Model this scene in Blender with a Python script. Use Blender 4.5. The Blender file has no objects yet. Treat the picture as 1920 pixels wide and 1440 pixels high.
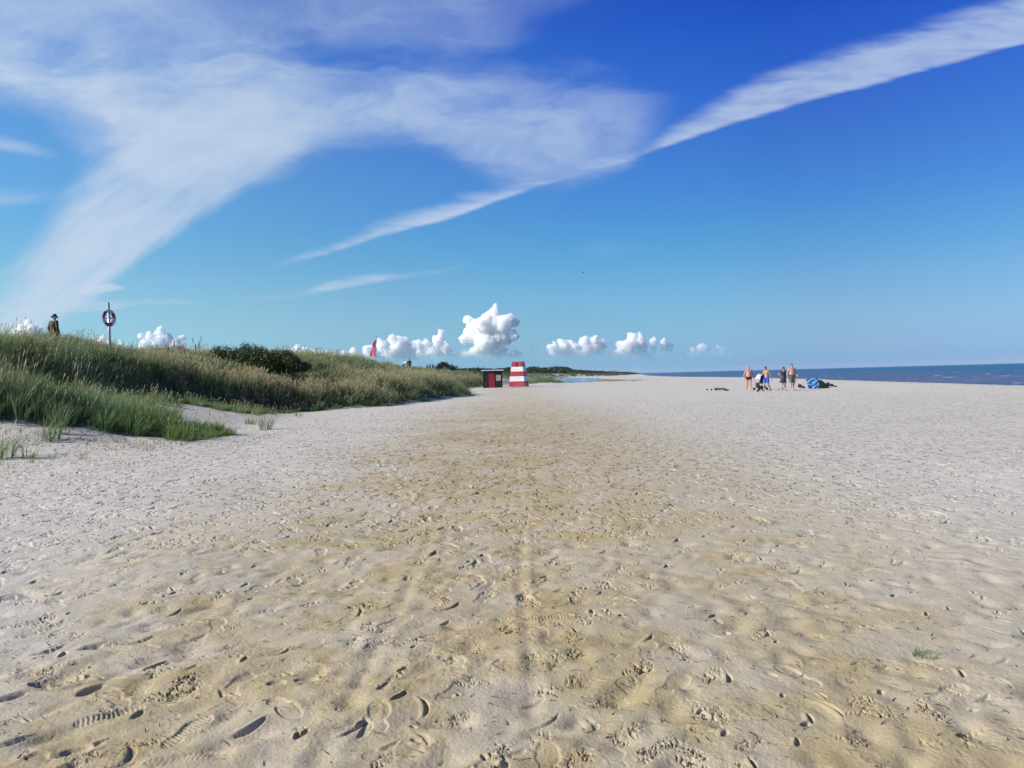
import bpy, math, random
import numpy as np
from mathutils import Vector, Matrix
random.seed(7)
RNG = np.random.default_rng(7)
sc = bpy.context.scene
COL = sc.collection
R = math.radians

# ------------------------------------------------------------------ camera
CAM_H = 1.5
F_PX = 1450.0                      # focal length in pixels of the 1920 wide photograph
cam_d = bpy.data.cameras.new('camera'); cam = bpy.data.objects.new('camera', cam_d); COL.objects.link(cam)
cam_d.sensor_width = 36.0; cam_d.lens = F_PX / 1920.0 * 36.0
cam_d.clip_start = 0.05; cam_d.clip_end = 80000.0
CM = Matrix.Translation((0, 0, CAM_H)) @ Matrix.Rotation(R(90 - 0.553), 4, 'X') @ Matrix.Rotation(R(-1.51), 4, 'Z')
cam.matrix_world = CM
sc.camera = cam
C3 = np.array(CM.to_3x3())

def ray(px, py):
    d = C3 @ np.array([(px - 960) / F_PX, -(py - 720) / F_PX, -1.0])
    return d / d[1]                # scaled so that y = 1
def at(px, py, Y):
    d = ray(px, py); return np.array([d[0] * Y, Y, CAM_H + d[2] * Y])

# ------------------------------------------------------------------ light
SUN_EL, SUN_AZ = 32.0, -105.0       # azimuth from +Y clockwise: -90 = straight left
EXPOSURE = 0.36
SUN_DIR = Vector((math.sin(R(SUN_AZ)) * math.cos(R(SUN_EL)), math.cos(R(SUN_AZ)) * math.cos(R(SUN_EL)), math.sin(R(SUN_EL))))
sun_d = bpy.data.lights.new('sun', 'SUN'); sun = bpy.data.objects.new('sun', sun_d); COL.objects.link(sun)
sun_d.energy = 4.9; sun_d.angle = R(0.53); sun_d.color = (1.0, 0.955, 0.865)
sun.rotation_euler = SUN_DIR.to_track_quat('Z', 'Y').to_euler()
sun.location = (-30, -10, 40)
sc.view_settings.view_transform = 'Standard'; sc.view_settings.look = 'None'
sc.view_settings.exposure = EXPOSURE; sc.view_settings.gamma = 1.0; sc.view_settings.use_curve_mapping = False
sc.render.engine = 'CYCLES'
sc.cycles.use_denoising = True
sc.cycles.max_bounces = 32
sc.cycles.diffuse_bounces = 4; sc.cycles.glossy_bounces = 3; sc.cycles.transparent_max_bounces = 24; sc.cycles.volume_bounces = 32
sc.cycles.use_adaptive_sampling = True; sc.cycles.adaptive_threshold = 0.01

# ------------------------------------------------------------------ node expression helper
class X:
    """a socket (or number) that builds math nodes when used in arithmetic"""
    def __init__(s, nt, v): s.nt, s.v = nt, v
    def _m(s, op, *a, clamp=False):
        n = s.nt.nodes.new('ShaderNodeMath'); n.operation = op; n.use_clamp = clamp
        for i, q in enumerate((s,) + a):
            q = q.v if isinstance(q, X) else q
            if isinstance(q, (int, float)): n.inputs[i].default_value = q
            else: s.nt.links.new(q, n.inputs[i])
        return X(s.nt, n.outputs[0])
    def __add__(s, o): return s._m('ADD', o)
    __radd__ = __add__
    def __sub__(s, o): return s._m('SUBTRACT', o)
    def __rsub__(s, o): return X(s.nt, o)._m('SUBTRACT', s)
    def __mul__(s, o): return s._m('MULTIPLY', o)
    __rmul__ = __mul__
    def __truediv__(s, o): return s._m('DIVIDE', o)
    def mx(s, o): return s._m('MAXIMUM', o)
    def mn(s, o): return s._m('MINIMUM', o)
    def pw(s, o): return s._m('POWER', o)
    def ab(s): return s._m('ABSOLUTE')
    def clamp(s): return s._m('ADD', 0.0, clamp=True)
    def ss(s, a, b, lo=0.0, hi=1.0):
        n = s.nt.nodes.new('ShaderNodeMapRange'); n.interpolation_type = 'SMOOTHSTEP'; n.clamp = True
        for i, q in zip((0, 1, 2, 3, 4), (s, a, b, lo, hi)):
            q = q.v if isinstance(q, X) else q
            if isinstance(q, (int, float)): n.inputs[i].default_value = q
            else: s.nt.links.new(q, n.inputs[i])
        return X(s.nt, n.outputs[0])
    def lut(s, pts):
        """piecewise curve through (x, y) pairs"""
        x0, x1 = pts[0][0], pts[-1][0]; ys = [p[1] for p in pts]; y0, y1 = min(ys), max(ys)
        if y1 - y0 < 1e-9: return X(s.nt, y0)
        n = s.nt.nodes.new('ShaderNodeFloatCurve'); c = n.mapping.curves[0]
        P = [((p[0] - x0) / (x1 - x0), (p[1] - y0) / (y1 - y0)) for p in pts]
        c.points[0].location = P[0]; c.points[1].location = P[-1]
        for p in P[1:-1]: c.points.new(*p)
        for p in c.points: p.handle_type = 'AUTO_CLAMPED'
        n.mapping.update()
        t = (s - x0) / (x1 - x0)
        t = t.clamp()
        s.nt.links.new(t.v, n.inputs['Value'])
        return X(s.nt, n.outputs[0]) * (y1 - y0) + y0
def vec(nt, x, y, z=0.0):
    n = nt.nodes.new('ShaderNodeCombineXYZ')
    for i, q in enumerate((x, y, z)):
        q = q.v if isinstance(q, X) else q
        if isinstance(q, (int, float)): n.inputs[i].default_value = q
        else: nt.links.new(q, n.inputs[i])
    return n.outputs[0]
def noise(nt, v, scale, detail=4, rough=0.5, dist=0.0, lac=2.0, col=False):
    n = nt.nodes.new('ShaderNodeTexNoise'); n.inputs['Scale'].default_value = scale
    n.inputs['Detail'].default_value = detail; n.inputs['Roughness'].default_value = rough
    n.inputs['Distortion'].default_value = dist; n.inputs['Lacunarity'].default_value = lac
    nt.links.new(v, n.inputs['Vector'])
    return X(nt, n.outputs['Fac' if not col else 'Color'])
def voro(nt, v, scale, feature='F1', rnd=1.0):
    n = nt.nodes.new('ShaderNodeTexVoronoi'); n.feature = feature; n.inputs['Scale'].default_value = scale
    n.inputs['Randomness'].default_value = rnd; nt.links.new(v, n.inputs['Vector'])
    return X(nt, n.outputs['Distance'])
def mixc(nt, f, a, b, blend='MIX'):
    n = nt.nodes.new('ShaderNodeMix'); n.data_type = 'RGBA'; n.blend_type = blend
    for i, q in ((0, f), (6, a), (7, b)):
        q = q.v if isinstance(q, X) else q
        if isinstance(q, (int, float)): n.inputs[i].default_value = q
        elif isinstance(q, (tuple, list)): n.inputs[i].default_value = (*q[:3], 1)
        else: nt.links.new(q, n.inputs[i])
    return n.outputs[2]
def srgb(r, g, b):
    return tuple(((c / 255 / 12.92) if c / 255 <= 0.04045 else ((c / 255 + 0.055) / 1.055) ** 2.4) for c in (r, g, b))

# ------------------------------------------------------------------ sky
world = bpy.data.worlds.new('World'); sc.world = world; world.use_nodes = True
nt = world.node_tree; nt.nodes.clear()
wo = nt.nodes.new('ShaderNodeOutputWorld'); bg = nt.nodes.new('ShaderNodeBackground'); nt.links.new(bg.outputs[0], wo.inputs[0])
sky = nt.nodes.new('ShaderNodeTexSky'); sky.sky_type = 'NISHITA'; sky.sun_disc = False
sky.sun_elevation = R(SUN_EL); sky.sun_rotation = R(SUN_AZ); sky.altitude = 10; sky.air_density = 1.0; sky.dust_density = 0.3; sky.ozone_density = 2.5
SKY_STRENGTH = 0.1
bg.inputs['Strength'].default_value = SKY_STRENGTH
tc = nt.nodes.new('ShaderNodeTexCoord'); sp = nt.nodes.new('ShaderNodeSeparateXYZ'); nt.links.new(tc.outputs['Generated'], sp.inputs[0])
dx, dy, dz = (X(nt, sp.outputs[i]) for i in range(3))
# grade: the phone camera's deep, saturated blue (by height above the horizon)
el = dz.mx(0.0)
GR = [(0, 0.25), (0.013, 0.265), (0.041, 0.335), (0.083, 0.368), (0.143, 0.30), (0.20, 0.243), (0.28, 0.205), (0.38, 0.12), (0.43, 0.085), (0.6, 0.16), (1, 0.16)]
GG = [(0, 0.47), (0.013, 0.48), (0.041, 0.51), (0.083, 0.563), (0.143, 0.586), (0.20, 0.537), (0.28, 0.46), (0.38, 0.366), (0.43, 0.30), (0.6, 0.25), (1, 0.25)]
GB = [(0, 1.10), (0.013, 1.06), (0.041, 0.89), (0.083, 0.825), (0.143, 0.846), (0.20, 0.925), (0.28, 1.02), (0.38, 1.14), (0.43, 1.12), (0.6, 0.5), (1, 0.45)]
cr = nt.nodes.new('ShaderNodeCombineColor')
for i, g in enumerate((GR, GG, GB)): nt.links.new(el.lut(g).v, cr.inputs[i])
skyc = mixc(nt, 1.0, sky.outputs[0], cr.outputs[0], 'MULTIPLY')
# cirrus and contrails: u, v are the coordinates on a plane facing +Y (azimuth / height of the direction)
dyc = dy.mx(0.08)
u, v = dx / dyc, dz / dyc
def uv(px, py): d = ray(px, py); return d[0], d[2]
def band(lo, hi, dens, soft_lo, soft_hi, ax=0.0, nscale=3.0, stretch=5.0, nlo=0.35, nhi=0.65, warp=0.02, feather=0.0, seed=0.0):
    """a streak of cirrus between two curves given in pixels of the photograph, in a frame turned by ax degrees"""
    ca, sa = math.cos(R(ax)), math.sin(R(ax))
    s_, t_ = u * ca + v * sa, v * ca - u * sa
    w1 = noise(nt, vec(nt, s_ * 2.5 + seed, t_ * 7.0, seed), 2.2, 4, 0.55) - 0.5
    t2 = t_ + w1 * warp
    cv = lambda P: [(a * ca + b * sa, b * ca - a * sa) for a, b in (uv(*p) for p in P)]
    L, H = cv(lo), cv(hi)
    D = [(uv(p, 400)[0] if ax == 0 else None, q) for p, q in dens] if ax == 0 else [(q0[0] * ca + q0[1] * sa, q) for q0, q in ((uv(*p), q) for p, q in dens)]
    lo_, hi_, dn = s_.lut(L), s_.lut(H), s_.lut(D)
    st = noise(nt, vec(nt, s_ * nscale + seed, t2 * nscale * stretch, seed), 3.0, 7, 0.62, 0.3)
    rag = (st - 0.5) * feather
    m = (t2 + rag * 0.4 - lo_).ss(-soft_lo / 2, soft_lo) * (hi_ - t2 + rag - soft_hi * 0.3).ss(-soft_hi / 2, soft_hi)
    return (m * dn * st.ss(nlo, nhi, 0.62, 1.06)).clamp()
ms = []
# long contrail, smooth lower edge and feathered upper edge
ms.append(band([(500, 508), (600, 478), (700, 450), (850, 408), (960, 368), (1180, 300), (1280, 264), (1500, 196), (1700, 142), (1960, 72)],
               [(500, 496), (560, 476), (620, 455), (700, 420), (850, 372), (960, 340), (1080, 310), (1180, 284), (1280, 218), (1500, 108), (1700, 48), (1960, -40)],
               [(500, 0), (540, 0.7), (620, 0.85), (700, 0.8), (780, 0.78), (960, 0.8), (1150, 0.62), (1230, 0.62), (1400, 0.68), (1700, 0.66), (1960, 0.72)],
               0.005, 0.022, 0, 3.0, 5.0, 0.28, 0.60, 0.004, 0.026, 1.3))
# big cirrus sheet, left to centre
ms.append(band([(-60, 170), (60, 215), (180, 265), (330, 340), (500, 325), (640, 262), (760, 262), (880, 305), (1000, 350), (1120, 336), (1200, 275), (1290, 190)],
               [(-60, 10), (60, 20), (180, 10), (330, 10), (500, 30), (640, 70), (760, 95), (880, 105), (1000, 125), (1120, 135), (1200, 145), (1290, 150)],
               [(-60, 0.85), (150, 0.9), (330, 0.82), (600, 0.72), (800, 0.66), (1000, 0.60), (1150, 0.55), (1230, 0.25), (1290, 0)],
               0.045, 0.075, 0, 2.6, 3.2, 0.28, 0.66, 0.075, 0.09, 4.1))
# arm that falls from the sheet to the lower left
ms.append(band([(-90, 690), (40, 640), (150, 580), (235, 505), (330, 430), (450, 368), (560, 300), (700, 215)],
               [(-90, 590), (-20, 520), (60, 430), (130, 330), (190, 240), (280, 190), (400, 120), (560, 60)],
               [((-90, 640), 0.62), ((60, 540), 0.75), ((230, 380), 0.80), ((350, 300), 0.72), ((450, 220), 0.5), ((600, 130), 0.0)],
               0.020, 0.050, 33, 2.4, 4.2, 0.25, 0.70, 0.04, 0.05, 8.7))
# thin high veil along the top
ms.append(band([(380, 90), (520, 60), (640, 95), (800, 110), (900, 80), (1020, 45), (1140, 10)],
               [(380, -200), (520, -200), (640, -200), (800, -200), (900, -200), (1020, -200), (1140, -200)],
               [(380, 0.35), (520, 0.3), (700, 0.42), (900, 0.34), (1050, 0.2), (1140, 0)],
               0.03, 0.05, 0, 3.0, 2.6, 0.40, 0.72, 0.09, 0.0, 2.2))
ms.append(band([(-60, 60), (100, 60), (250, 50), (420, 90)], [(-60, -200), (100, -200), (250, -200), (420, -200)],
               [(-60, 0.5), (200, 0.6), (350, 0.3), (419, 0.0)], 0.03, 0.05, 0, 3.0, 2.0, 0.35, 0.75, 0.09, 0.0, 5.2))
# second thin contrail and small wisps
ms.append(band([(430, 572), (560, 556), (700, 530), (780, 520), (870, 503)], [(430, 562), (560, 542), (640, 518), (700, 512), (780, 508), (870, 495)],
               [(430, 0.0), (560, 0.4), (650, 0.6), (700, 0.6), (750, 0.35), (800, 0.4), (870, 0)], 0.006, 0.008, 0, 5, 5, 0.35, 0.6, 0.006, 0.01, 6.0))
ms.append(band([(-40, 275), (20, 284), (90, 294), (140, 300)], [(-40, 240), (20, 252), (90, 274), (140, 290)],
               [(-40, 0.6), (60, 0.45), (140, 0)], 0.010, 0.015, 0, 4, 4, 0.35, 0.6, 0.01, 0.01, 3.0))
ms.append(band([(-40, 390), (40, 385), (90, 378), (150, 360)], [(-40, 350), (40, 350), (90, 350), (150, 350)],
               [(-40, 0.5), (60, 0.35), (150, 0)], 0.012, 0.02, 0, 4, 3, 0.35, 0.6, 0.01, 0.01, 7.0))
ms.append(band([(140, 549), (170, 551), (200, 549), (240, 540)], [(140, 546), (170, 534), (200, 530), (240, 538)],
               [(140, 0), (165, 0.6), (205, 0.6), (245, 0)], 0.003, 0.004, 0, 6, 3, 0.3, 0.6, 0.004, 0.0, 9.0))
ms.append(band([(110, 588), (200, 584), (290, 572), (400, 570)], [(110, 570), (200, 560), (290, 558), (400, 566)],
               [(110, 0.2), (200, 0.35), (290, 0.3), (400, 0)], 0.004, 0.006, 0, 5, 5, 0.35, 0.6, 0.006, 0.01, 9.5))
ms.append(band([(1080, 480), (1140, 476), (1220, 464)], [(1080, 450), (1140, 440), (1220, 445)],
               [(1080, 0), (1140, 0.10), (1220, 0)], 0.006, 0.03, 0, 4, 3, 0.4, 0.6, 0.01, 0.01, 10.5))
inv = 1.0
for m in ms: inv = (1.0 - m) * inv
# haze whitening towards the horizon on the sun side
low = (el.ss(0.0, 0.55, 1.0, 0.30) * u.ss(-0.75, 0.40, 0.66, 0.0)) + el.ss(0.03, 0.17, 0.22, 0.0) * u.ss(-0.6, 0.25, 1.0, 0.0)
cg = nt.nodes.new('ShaderNodeCombineColor')
nt.links.new(u.lut([(-0.7, 1.0), (-0.25, 0.98), (0.1, 1.0), (0.7, 1.0)]).v, cg.inputs[0])
nt.links.new(u.lut([(-0.7, 1.0), (-0.35, 1.02), (-0.2, 1.06), (0.1, 1.15), (0.25, 1.12), (0.5, 1.0), (0.7, 1.0)]).v, cg.inputs[1])
nt.links.new(u.lut([(-0.7, 1.0), (-0.35, 1.0), (-0.2, 1.06), (0.1, 1.12), (0.25, 1.08), (0.5, 1.0), (0.7, 1.0)]).v, cg.inputs[2])
skyc = mixc(nt, dy.ss(0.0, 0.3), skyc, mixc(nt, 1.0, skyc, cg.outputs[0], 'MULTIPLY'))
cover = (1.0 - inv) * dy.ss(0.0, 0.2)
ccol = mixc(nt, v.ss(0.0, 0.45), tuple(c / SKY_STRENGTH for c in srgb(188, 197, 213)), tuple(c / SKY_STRENGTH for c in srgb(170, 187, 207)))
skyl = mixc(nt, low, skyc, mixc(nt, el.ss(0.05, 0.2), tuple(c / SKY_STRENGTH for c in srgb(142, 190, 206)), tuple(c / SKY_STRENGTH for c in srgb(116, 180, 216))))
skyf = mixc(nt, cover, skyl, ccol)
nt.links.new(skyf, bg.inputs['Color'])

# ------------------------------------------------------------------ object helpers
def tag(o, label=None, cat=None, group=None, kind=None):
    if label: o['label'] = label
    if cat: o['category'] = cat
    if group: o['group'] = group
    if kind: o['kind'] = kind
    return o
def empty(name, loc, rz=0.0, **k):
    o = bpy.data.objects.new(name, None); COL.objects.link(o); o.location = tuple(float(c) for c in loc); o.rotation_euler = (0, 0, rz)
    o.empty_display_size = 0.2
    return tag(o, **k)
def link(name, me, mat, parent=None, smooth=False):
    o = bpy.data.objects.new(name, me); COL.objects.link(o)
    if mat: me.materials.append(mat)
    if smooth: me.polygons.foreach_set('use_smooth', [True] * len(me.polygons))
    if parent: o.parent = parent
    return o
def np_mesh(name, V, polys, cols=None, attr='col'):
    """V (n,3); polys = list of (m,k) index arrays"""
    me = bpy.data.meshes.new(name)
    V = np.ascontiguousarray(V, dtype=np.float32)
    me.vertices.add(len(V)); me.vertices.foreach_set('co', V.ravel())
    loops = np.concatenate([p.ravel() for p in polys]).astype(np.int32)
    sizes = np.concatenate([np.full(len(p), p.shape[1]) for p in polys])
    starts = np.concatenate([[0], np.cumsum(sizes)[:-1]]).astype(np.int32)
    me.loops.add(len(loops)); me.loops.foreach_set('vertex_index', loops)
    me.polygons.add(len(sizes)); me.polygons.foreach_set('loop_start', starts)
    me.update(calc_edges=True)
    if cols is not None:
        a = me.attributes.new(attr, 'FLOAT_COLOR', 'POINT')
        c = np.ones((len(V), 4), np.float32); c[:, :3] = cols
        a.data.foreach_set('color', c.ravel())
    return me
class MB:
    def __init__(s): s.v, s.f = [], []
    def add(s, V, F):
        n = len(s.v); s.v += [tuple(map(float, p)) for p in V]; s.f += [tuple(i + n for i in f) for f in F]
    def box(s, c, d, rot=None, taper=None):
        x, y, z = (q / 2 for q in d); V = []
        for k in (-1, 1):
            t = (taper if taper and k == 1 else (1, 1))
            for a, b in ((-1, -1), (1, -1), (1, 1), (-1, 1)):
                p = Vector((a * x * t[0], b * y * t[1], k * z))
                if rot: p = rot @ p
                V.append(p + Vector(c))
        s.add(V, [(3, 2, 1, 0), (4, 5, 6, 7), (0, 1, 5, 4), (1, 2, 6, 5), (2, 3, 7, 6), (3, 0, 4, 7)])
    def cone(s, p0, r0, p1, r1, n=12, cap=True, sq=1.0):
        p0, p1 = Vector(p0), Vector(p1); d = (p1 - p0)
        if d.length < 1e-6: return
        d.normalize(); a = d.cross(Vector((0, 1, 0)) if abs(d.y) < 0.9 else Vector((1, 0, 0))).normalized(); b = d.cross(a)
        V = []
        for p, r in ((p0, r0), (p1, r1)):
            for i in range(n):
                t = 2 * math.pi * i / n; V.append(p + a * math.cos(t) * r + b * math.sin(t) * r * sq)
        F = [(i, (i + 1) % n, n + (i + 1) % n, n + i) for i in range(n)]
        if cap: F += [tuple(range(n - 1, -1, -1)), tuple(range(n, 2 * n))]
        s.add(V, F)
    def ell(s, c, r, rot=None, nu=14, nv=9):
        V, F = [], []
        for j in range(nv + 1):
            ph = math.pi * j / nv
            for i in range(nu):
                th = 2 * math.pi * i / nu
                p = Vector((r[0] * math.sin(ph) * math.cos(th), r[1] * math.sin(ph) * math.sin(th), r[2] * math.cos(ph)))
                if rot: p = rot @ p
                V.append(p + Vector(c))
        for j in range(nv):
            for i in range(nu):
                F.append((j * nu + i, (j + 1) * nu + i, (j + 1) * nu + (i + 1) % nu, j * nu + (i + 1) % nu))
        s.add(V, F)
    def cap(s, p0, r0, p1, r1, n=12):
        s.cone(p0, r0, p1, r1, n); s.ell(p0, (r0,) * 3, nu=n, nv=8); s.ell(p1, (r1,) * 3, nu=n, nv=8)
    def tube(s, pts, r, n=8):
        for a, b in zip(pts, pts[1:]): s.cone(a, r, b, r, n)
    def mesh(s, name):
        me = bpy.data.meshes.new(name); me.from_pydata(s.v, [], s.f); me.update(); return me
    def build(s, name, mat, parent=None, smooth=False): return link(name, s.mesh(name), mat, parent, smooth)
    def build_merged(s, name, mat, parent=None, voxel=0.01, sm=4, post=None):
        """voxel union of all shapes: one continuous smooth surface"""
        me = s.mesh(name + '_src'); o = bpy.data.objects.new('tmp', me); COL.objects.link(o)
        m = o.modifiers.new('r', 'REMESH'); m.mode = 'VOXEL'; m.voxel_size = voxel
        if sm: q = o.modifiers.new('s', 'SMOOTH'); q.iterations = sm; q.factor = 0.5
        if post: post(o)
        dg = bpy.context.evaluated_depsgraph_get(); dg.update()
        out = bpy.data.meshes.new_from_object(o.evaluated_get(dg)); out.name = name
        bpy.data.objects.remove(o); bpy.data.meshes.remove(me)
        return link(name, out, mat, parent, True)

def mat(name, col=(0.5, 0.5, 0.5), rough=0.6, var=0.0, vscale=8.0, bump=0.0, bscale=30.0, metal=0.0, sheen=0.0, sub=0.0):
    m = bpy.data.materials.new(name); m.use_nodes = True; nt = m.node_tree; p = nt.nodes['Principled BSDF']
    p.inputs['Base Color'].default_value = (*col, 1); p.inputs['Roughness'].default_value = rough; p.inputs['Metallic'].default_value = metal
    p.inputs['Subsurface Weight'].default_value = sub
    t = nt.nodes.new('ShaderNodeTexCoord')
    if var:
        n = noise(nt, t.outputs['Object'], vscale, 5, 0.6)
        f = n.ss(0.3, 0.7)
        c = mixc(nt, f, tuple(c * (1 - var) for c in col), tuple(min(1, c * (1 + var)) for c in col)); nt.links.new(c, p.inputs['Base Color'])
    if bump:
        b = nt.nodes.new('ShaderNodeBump'); b.inputs['Strength'].default_value = bump; b.inputs['Distance'].default_value = 0.01
        nt.links.new(noise(nt, t.outputs['Object'], bscale, 4, 0.6).v, b.inputs['Height']); nt.links.new(b.outputs[0], p.inputs['Normal'])
    return m

# ------------------------------------------------------------------ numpy noise
def pn(x, y, seed=0):
    x = np.asarray(x, np.float64); y = np.asarray(y, np.float64)
    xi = np.floor(x).astype(np.int64); yi = np.floor(y).astype(np.int64); xf = x - xi; yf = y - yi
    def g(ix, iy, fx, fy):
        h = (ix * 374761393 + iy * 668265263 + seed * 144269504) & 0xffffffff
        h = ((h ^ (h >> 13)) * 1274126177) & 0xffffffff; h = h ^ (h >> 16)
        a = (h & 0xffff) * (2 * np.pi / 65536); return np.cos(a) * fx + np.sin(a) * fy
    ux = xf * xf * xf * (xf * (xf * 6 - 15) + 10); uy = yf * yf * yf * (yf * (yf * 6 - 15) + 10)
    a = g(xi, yi, xf, yf); b = g(xi + 1, yi, xf - 1, yf); c = g(xi, yi + 1, xf, yf - 1); d = g(xi + 1, yi + 1, xf - 1, yf - 1)
    return (a + (b - a) * ux) + ((c + (d - c) * ux) - (a + (b - a) * ux)) * uy
def fbm(x, y, seed=0, o=3, g=0.5):
    r = 0; a = 1.0
    for i in range(o): r = r + a * pn(x * 2 ** i, y * 2 ** i, seed + i * 17); a *= g
    return r
def sst(x, a, b):
    t = np.clip((x - a) / (b - a), 0, 1); return t * t * (3 - 2 * t)

# ------------------------------------------------------------------ the lie of the land
TOE = np.array([(-300, -14), (5, -14), (15, -14.5), (22, -15.6), (26, -15.7), (28, -14.6), (31, -14.3), (35, -13.7), (37, -11.6), (39, -10.6), (41, -9.2), (43, -7.2), (47, -6.4), (52, -5.4), (58, -4.8),
                (64, -3.2), (67, -3.3), (72, -4.8), (90, -5.6), (108, -6.2), (118, -5), (130, -2), (145, 1.5), (160, 3), (200, 7), (300, 14), (450, 26), (500, 40), (540, 66), (620, 90), (800, 122), (1000, 155), (3000, 470), (20000, 3080)], float)
SHORE = np.array([(-300, 33), (52, 33.5), (80, 37), (100, 40), (160, 48.6), (217, 50), (300, 58), (500, 86), (1000, 165), (3000, 490), (20000, 3200)], float)
def toe_0(x, y): return sum(np.interp(np.asarray(y) + q, TOE[:, 0], TOE[:, 1]) for q in (-1.6, -0.8, 0, 0.8, 1.6)) / 5 + 0.7 * pn(np.asarray(y) / 4.2, np.asarray(x) / 8.0, 5) - x
def toe_s(x, y): return toe_0(x, y) + 0.7 * pn(np.asarray(y) / 1.15, np.asarray(x) / 3.0, 6) + 0.15
LAG = np.array([(150, 9, 13), (165, 9.5, 15), (185, 10, 20), (240, 12.5, 27), (290, 16, 35), (420, 22, 41), (480, 27, 36), (500, 31, 31.5)], float)
def lag_m(x, y):
    a = np.interp(y, LAG[:, 0], LAG[:, 1]); b = np.interp(y, LAG[:, 0], LAG[:, 2])
    w = 1.2 + y * 0.004
    return sst(x, a - w, a + w) * (1 - sst(x, b - w, b + w)) * sst(y, 148, 160) * (1 - sst(y, 480, 500))
def H0(x, y):
    x = np.asarray(x, float); y = np.asarray(y, float)
    s = toe_0(x, y)
    far = sst(y, 100, 150)
    nose = sst(y, 24, 29) * (1 - sst(y, 38, 44))
    mid = sst(y, 36, 40) * (1 - sst(y, 46, 52))
    front = (1.15 - 0.35 * mid) * sst(s, -0.4, 3.0); back = (1.9 - 0.7 * far + 0.35 * nose) * sst(s, 4.0 - 3.6 * nose, 11.0 - 6.2 * nose)
    z = front + back
    cap = np.interp(-x, [12, 14, 15.5, 17.5, 19, 21], [1.15, 1.45, 2.0, 2.6, 2.95, 3.25]); z = z + nose * (np.minimum(z, cap) - z)
    z = z + sst(s, 1, 6) * (1 - 0.45 * nose) * (0.45 * pn(x / 5.0, y / 6.5, 3) + 0.22 * pn(x / 2.2, y / 2.2, 9))
    # ramp of open sand and the tongue of sand and grass in front of it
    ramp = 1.0 * sst(-x, 8.6, 15.5) * sst(y, 17, 24) * (1 - sst(y, 30, 40))
    z = np.maximum(z, ramp)
    tongue = np.interp(-x, [6.5, 8, 9.5, 11, 13, 16, 20], [0, 0.12, 0.38, 0.78, 1.4, 2.15, 2.8]) * np.exp(-((y - 20.6 - 0.15 * (x + 8)) / 2.5) ** 2)
    z = np.maximum(z, tongue + 0.12 * pn(x / 1.3, y / 1.3, 21) * sst(tongue, 0.1, 0.5))
    # mound beyond the tower
    z = z + 0.55 * np.exp(-((x - 6.3) / 2.3) ** 2 - ((y - 147) / 4.0) ** 2)
    sh = np.interp(y, SHORE[:, 0], SHORE[:, 1]) + 1.6 * pn(y / 22.0, x * 0 + 0.5, 31)
    q = x - sh
    z = z + 0.12 * np.exp(-((q + 3) / 4.0) ** 2) - np.clip(q, 0, 30) * 0.11
    z = z - 0.55 * lag_m(x, y)
    return z
def gz(x, y): return float(H0(np.array([x]), np.array([y]))[0])

# ------------------------------------------------------------------ sand: one polar sheet, finest near the camera
def polar(rs, th):
    Rr, T = np.meshgrid(rs, th, indexing='ij'); return Rr * np.sin(T), Rr * np.cos(T)
def grid_faces(nr, nc, wrap=False):
    i = np.arange(nr - 1)[:, None]; j = np.arange(nc - (0 if wrap else 1))[None, :]; j2 = (j + 1) % nc
    return np.stack([i * nc + j, i * nc + j2, (i + 1) * nc + j2, (i + 1) * nc + j], -1).reshape(-1, 4)
def geo(a, b, k): n = max(2, int(math.log(b / a) / k)); return np.geomspace(a, b, n, endpoint=False)
rs = np.concatenate([geo(0.15, 2.55, 0.05), geo(2.55, 14, 0.0019), geo(14, 70, 0.0042), geo(70, 600, 0.016), geo(600, 16000, 0.06), [16000.0]])
th = np.concatenate([R(1) * np.linspace(-180, -38, 70, endpoint=False), R(1) * np.linspace(-37.5, 37.5, 1350), R(1) * np.linspace(38, 180, 70, endpoint=False)])
gx, gy = polar(rs, th)
z = H0(gx, gy)
J0, J1 = 70, 70 + 1350
# soft undulations of the open beach
s_all = toe_s(gx, gy)
open_m = (1 - sst(s_all, -1, 1.5))
near = (rs < 80)
nx, ny = gx[near], gy[near]
om = open_m[near]
und = 0.030 * pn(nx / 2.3, ny / 2.9, 41) * sst(ny, -60, 3)
dgx, dgy = nx * 0.83 + ny * 0.30, -nx * 0.45 + ny * 0.9        # ridges drift diagonally
lf = 1 - 0.55 * sst(nx, -0.3 * ny, 0.35 * ny)
und = und + lf * (0.032 * pn(dgx / 0.95, dgy / 0.42, 42) + 0.010 * pn(dgx / 0.42, dgy / 0.22, 43))
z[near] += und * (0.35 + 0.65 * om)
fine = (rs < 16) & (rs > 2)
fs = np.where(fine)[0]; fa, fb = fs[0], fs[-1] + 1
fx, fy = gx[fa:fb, J0:J1], gy[fa:fb, J0:J1]
crust = sst(pn(fx / 0.9, fy / 0.9, 50) + 0.5 * pn(fx / 0.35, fy / 0.35, 51), -0.05, 0.45)
fz = 0.0035 * pn(fx / 0.11, fy / 0.11, 52) + crust * 0.0024 * pn(fx / 0.028, fy / 0.028, 53) + 0.0011 * pn(fx / 0.016, fy / 0.016, 54)
# wheel ruts running away from the camera
for X0, w, d in ((-0.80, 0.035, 0.014), (0.05, 0.03, 0.012), (-1.9, 0.05, 0.010), (1.25, 0.04, 0.008)):
    dxr = fx - X0 - 0.05 * pn(fy / 2.2, fy * 0 + X0, 55)
    d = d * 0.8 * (1 - 0.8 * sst(fy, 4.5, 9)) * (0.35 + 0.65 * sst(pn(fy / 0.9, fy * 0 + X0, 57), -0.3, 0.2))
    fz = fz - d * np.exp(-(dxr / w) ** 2) * (0.6 + 0.8 * pn(fx / 0.3, fy / 0.5, 56)) + 0.35 * d * np.exp(-((np.abs(dxr) - 2.3 * w) / w) ** 2)
z[fa:fb, J0:J1] += fz

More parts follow.
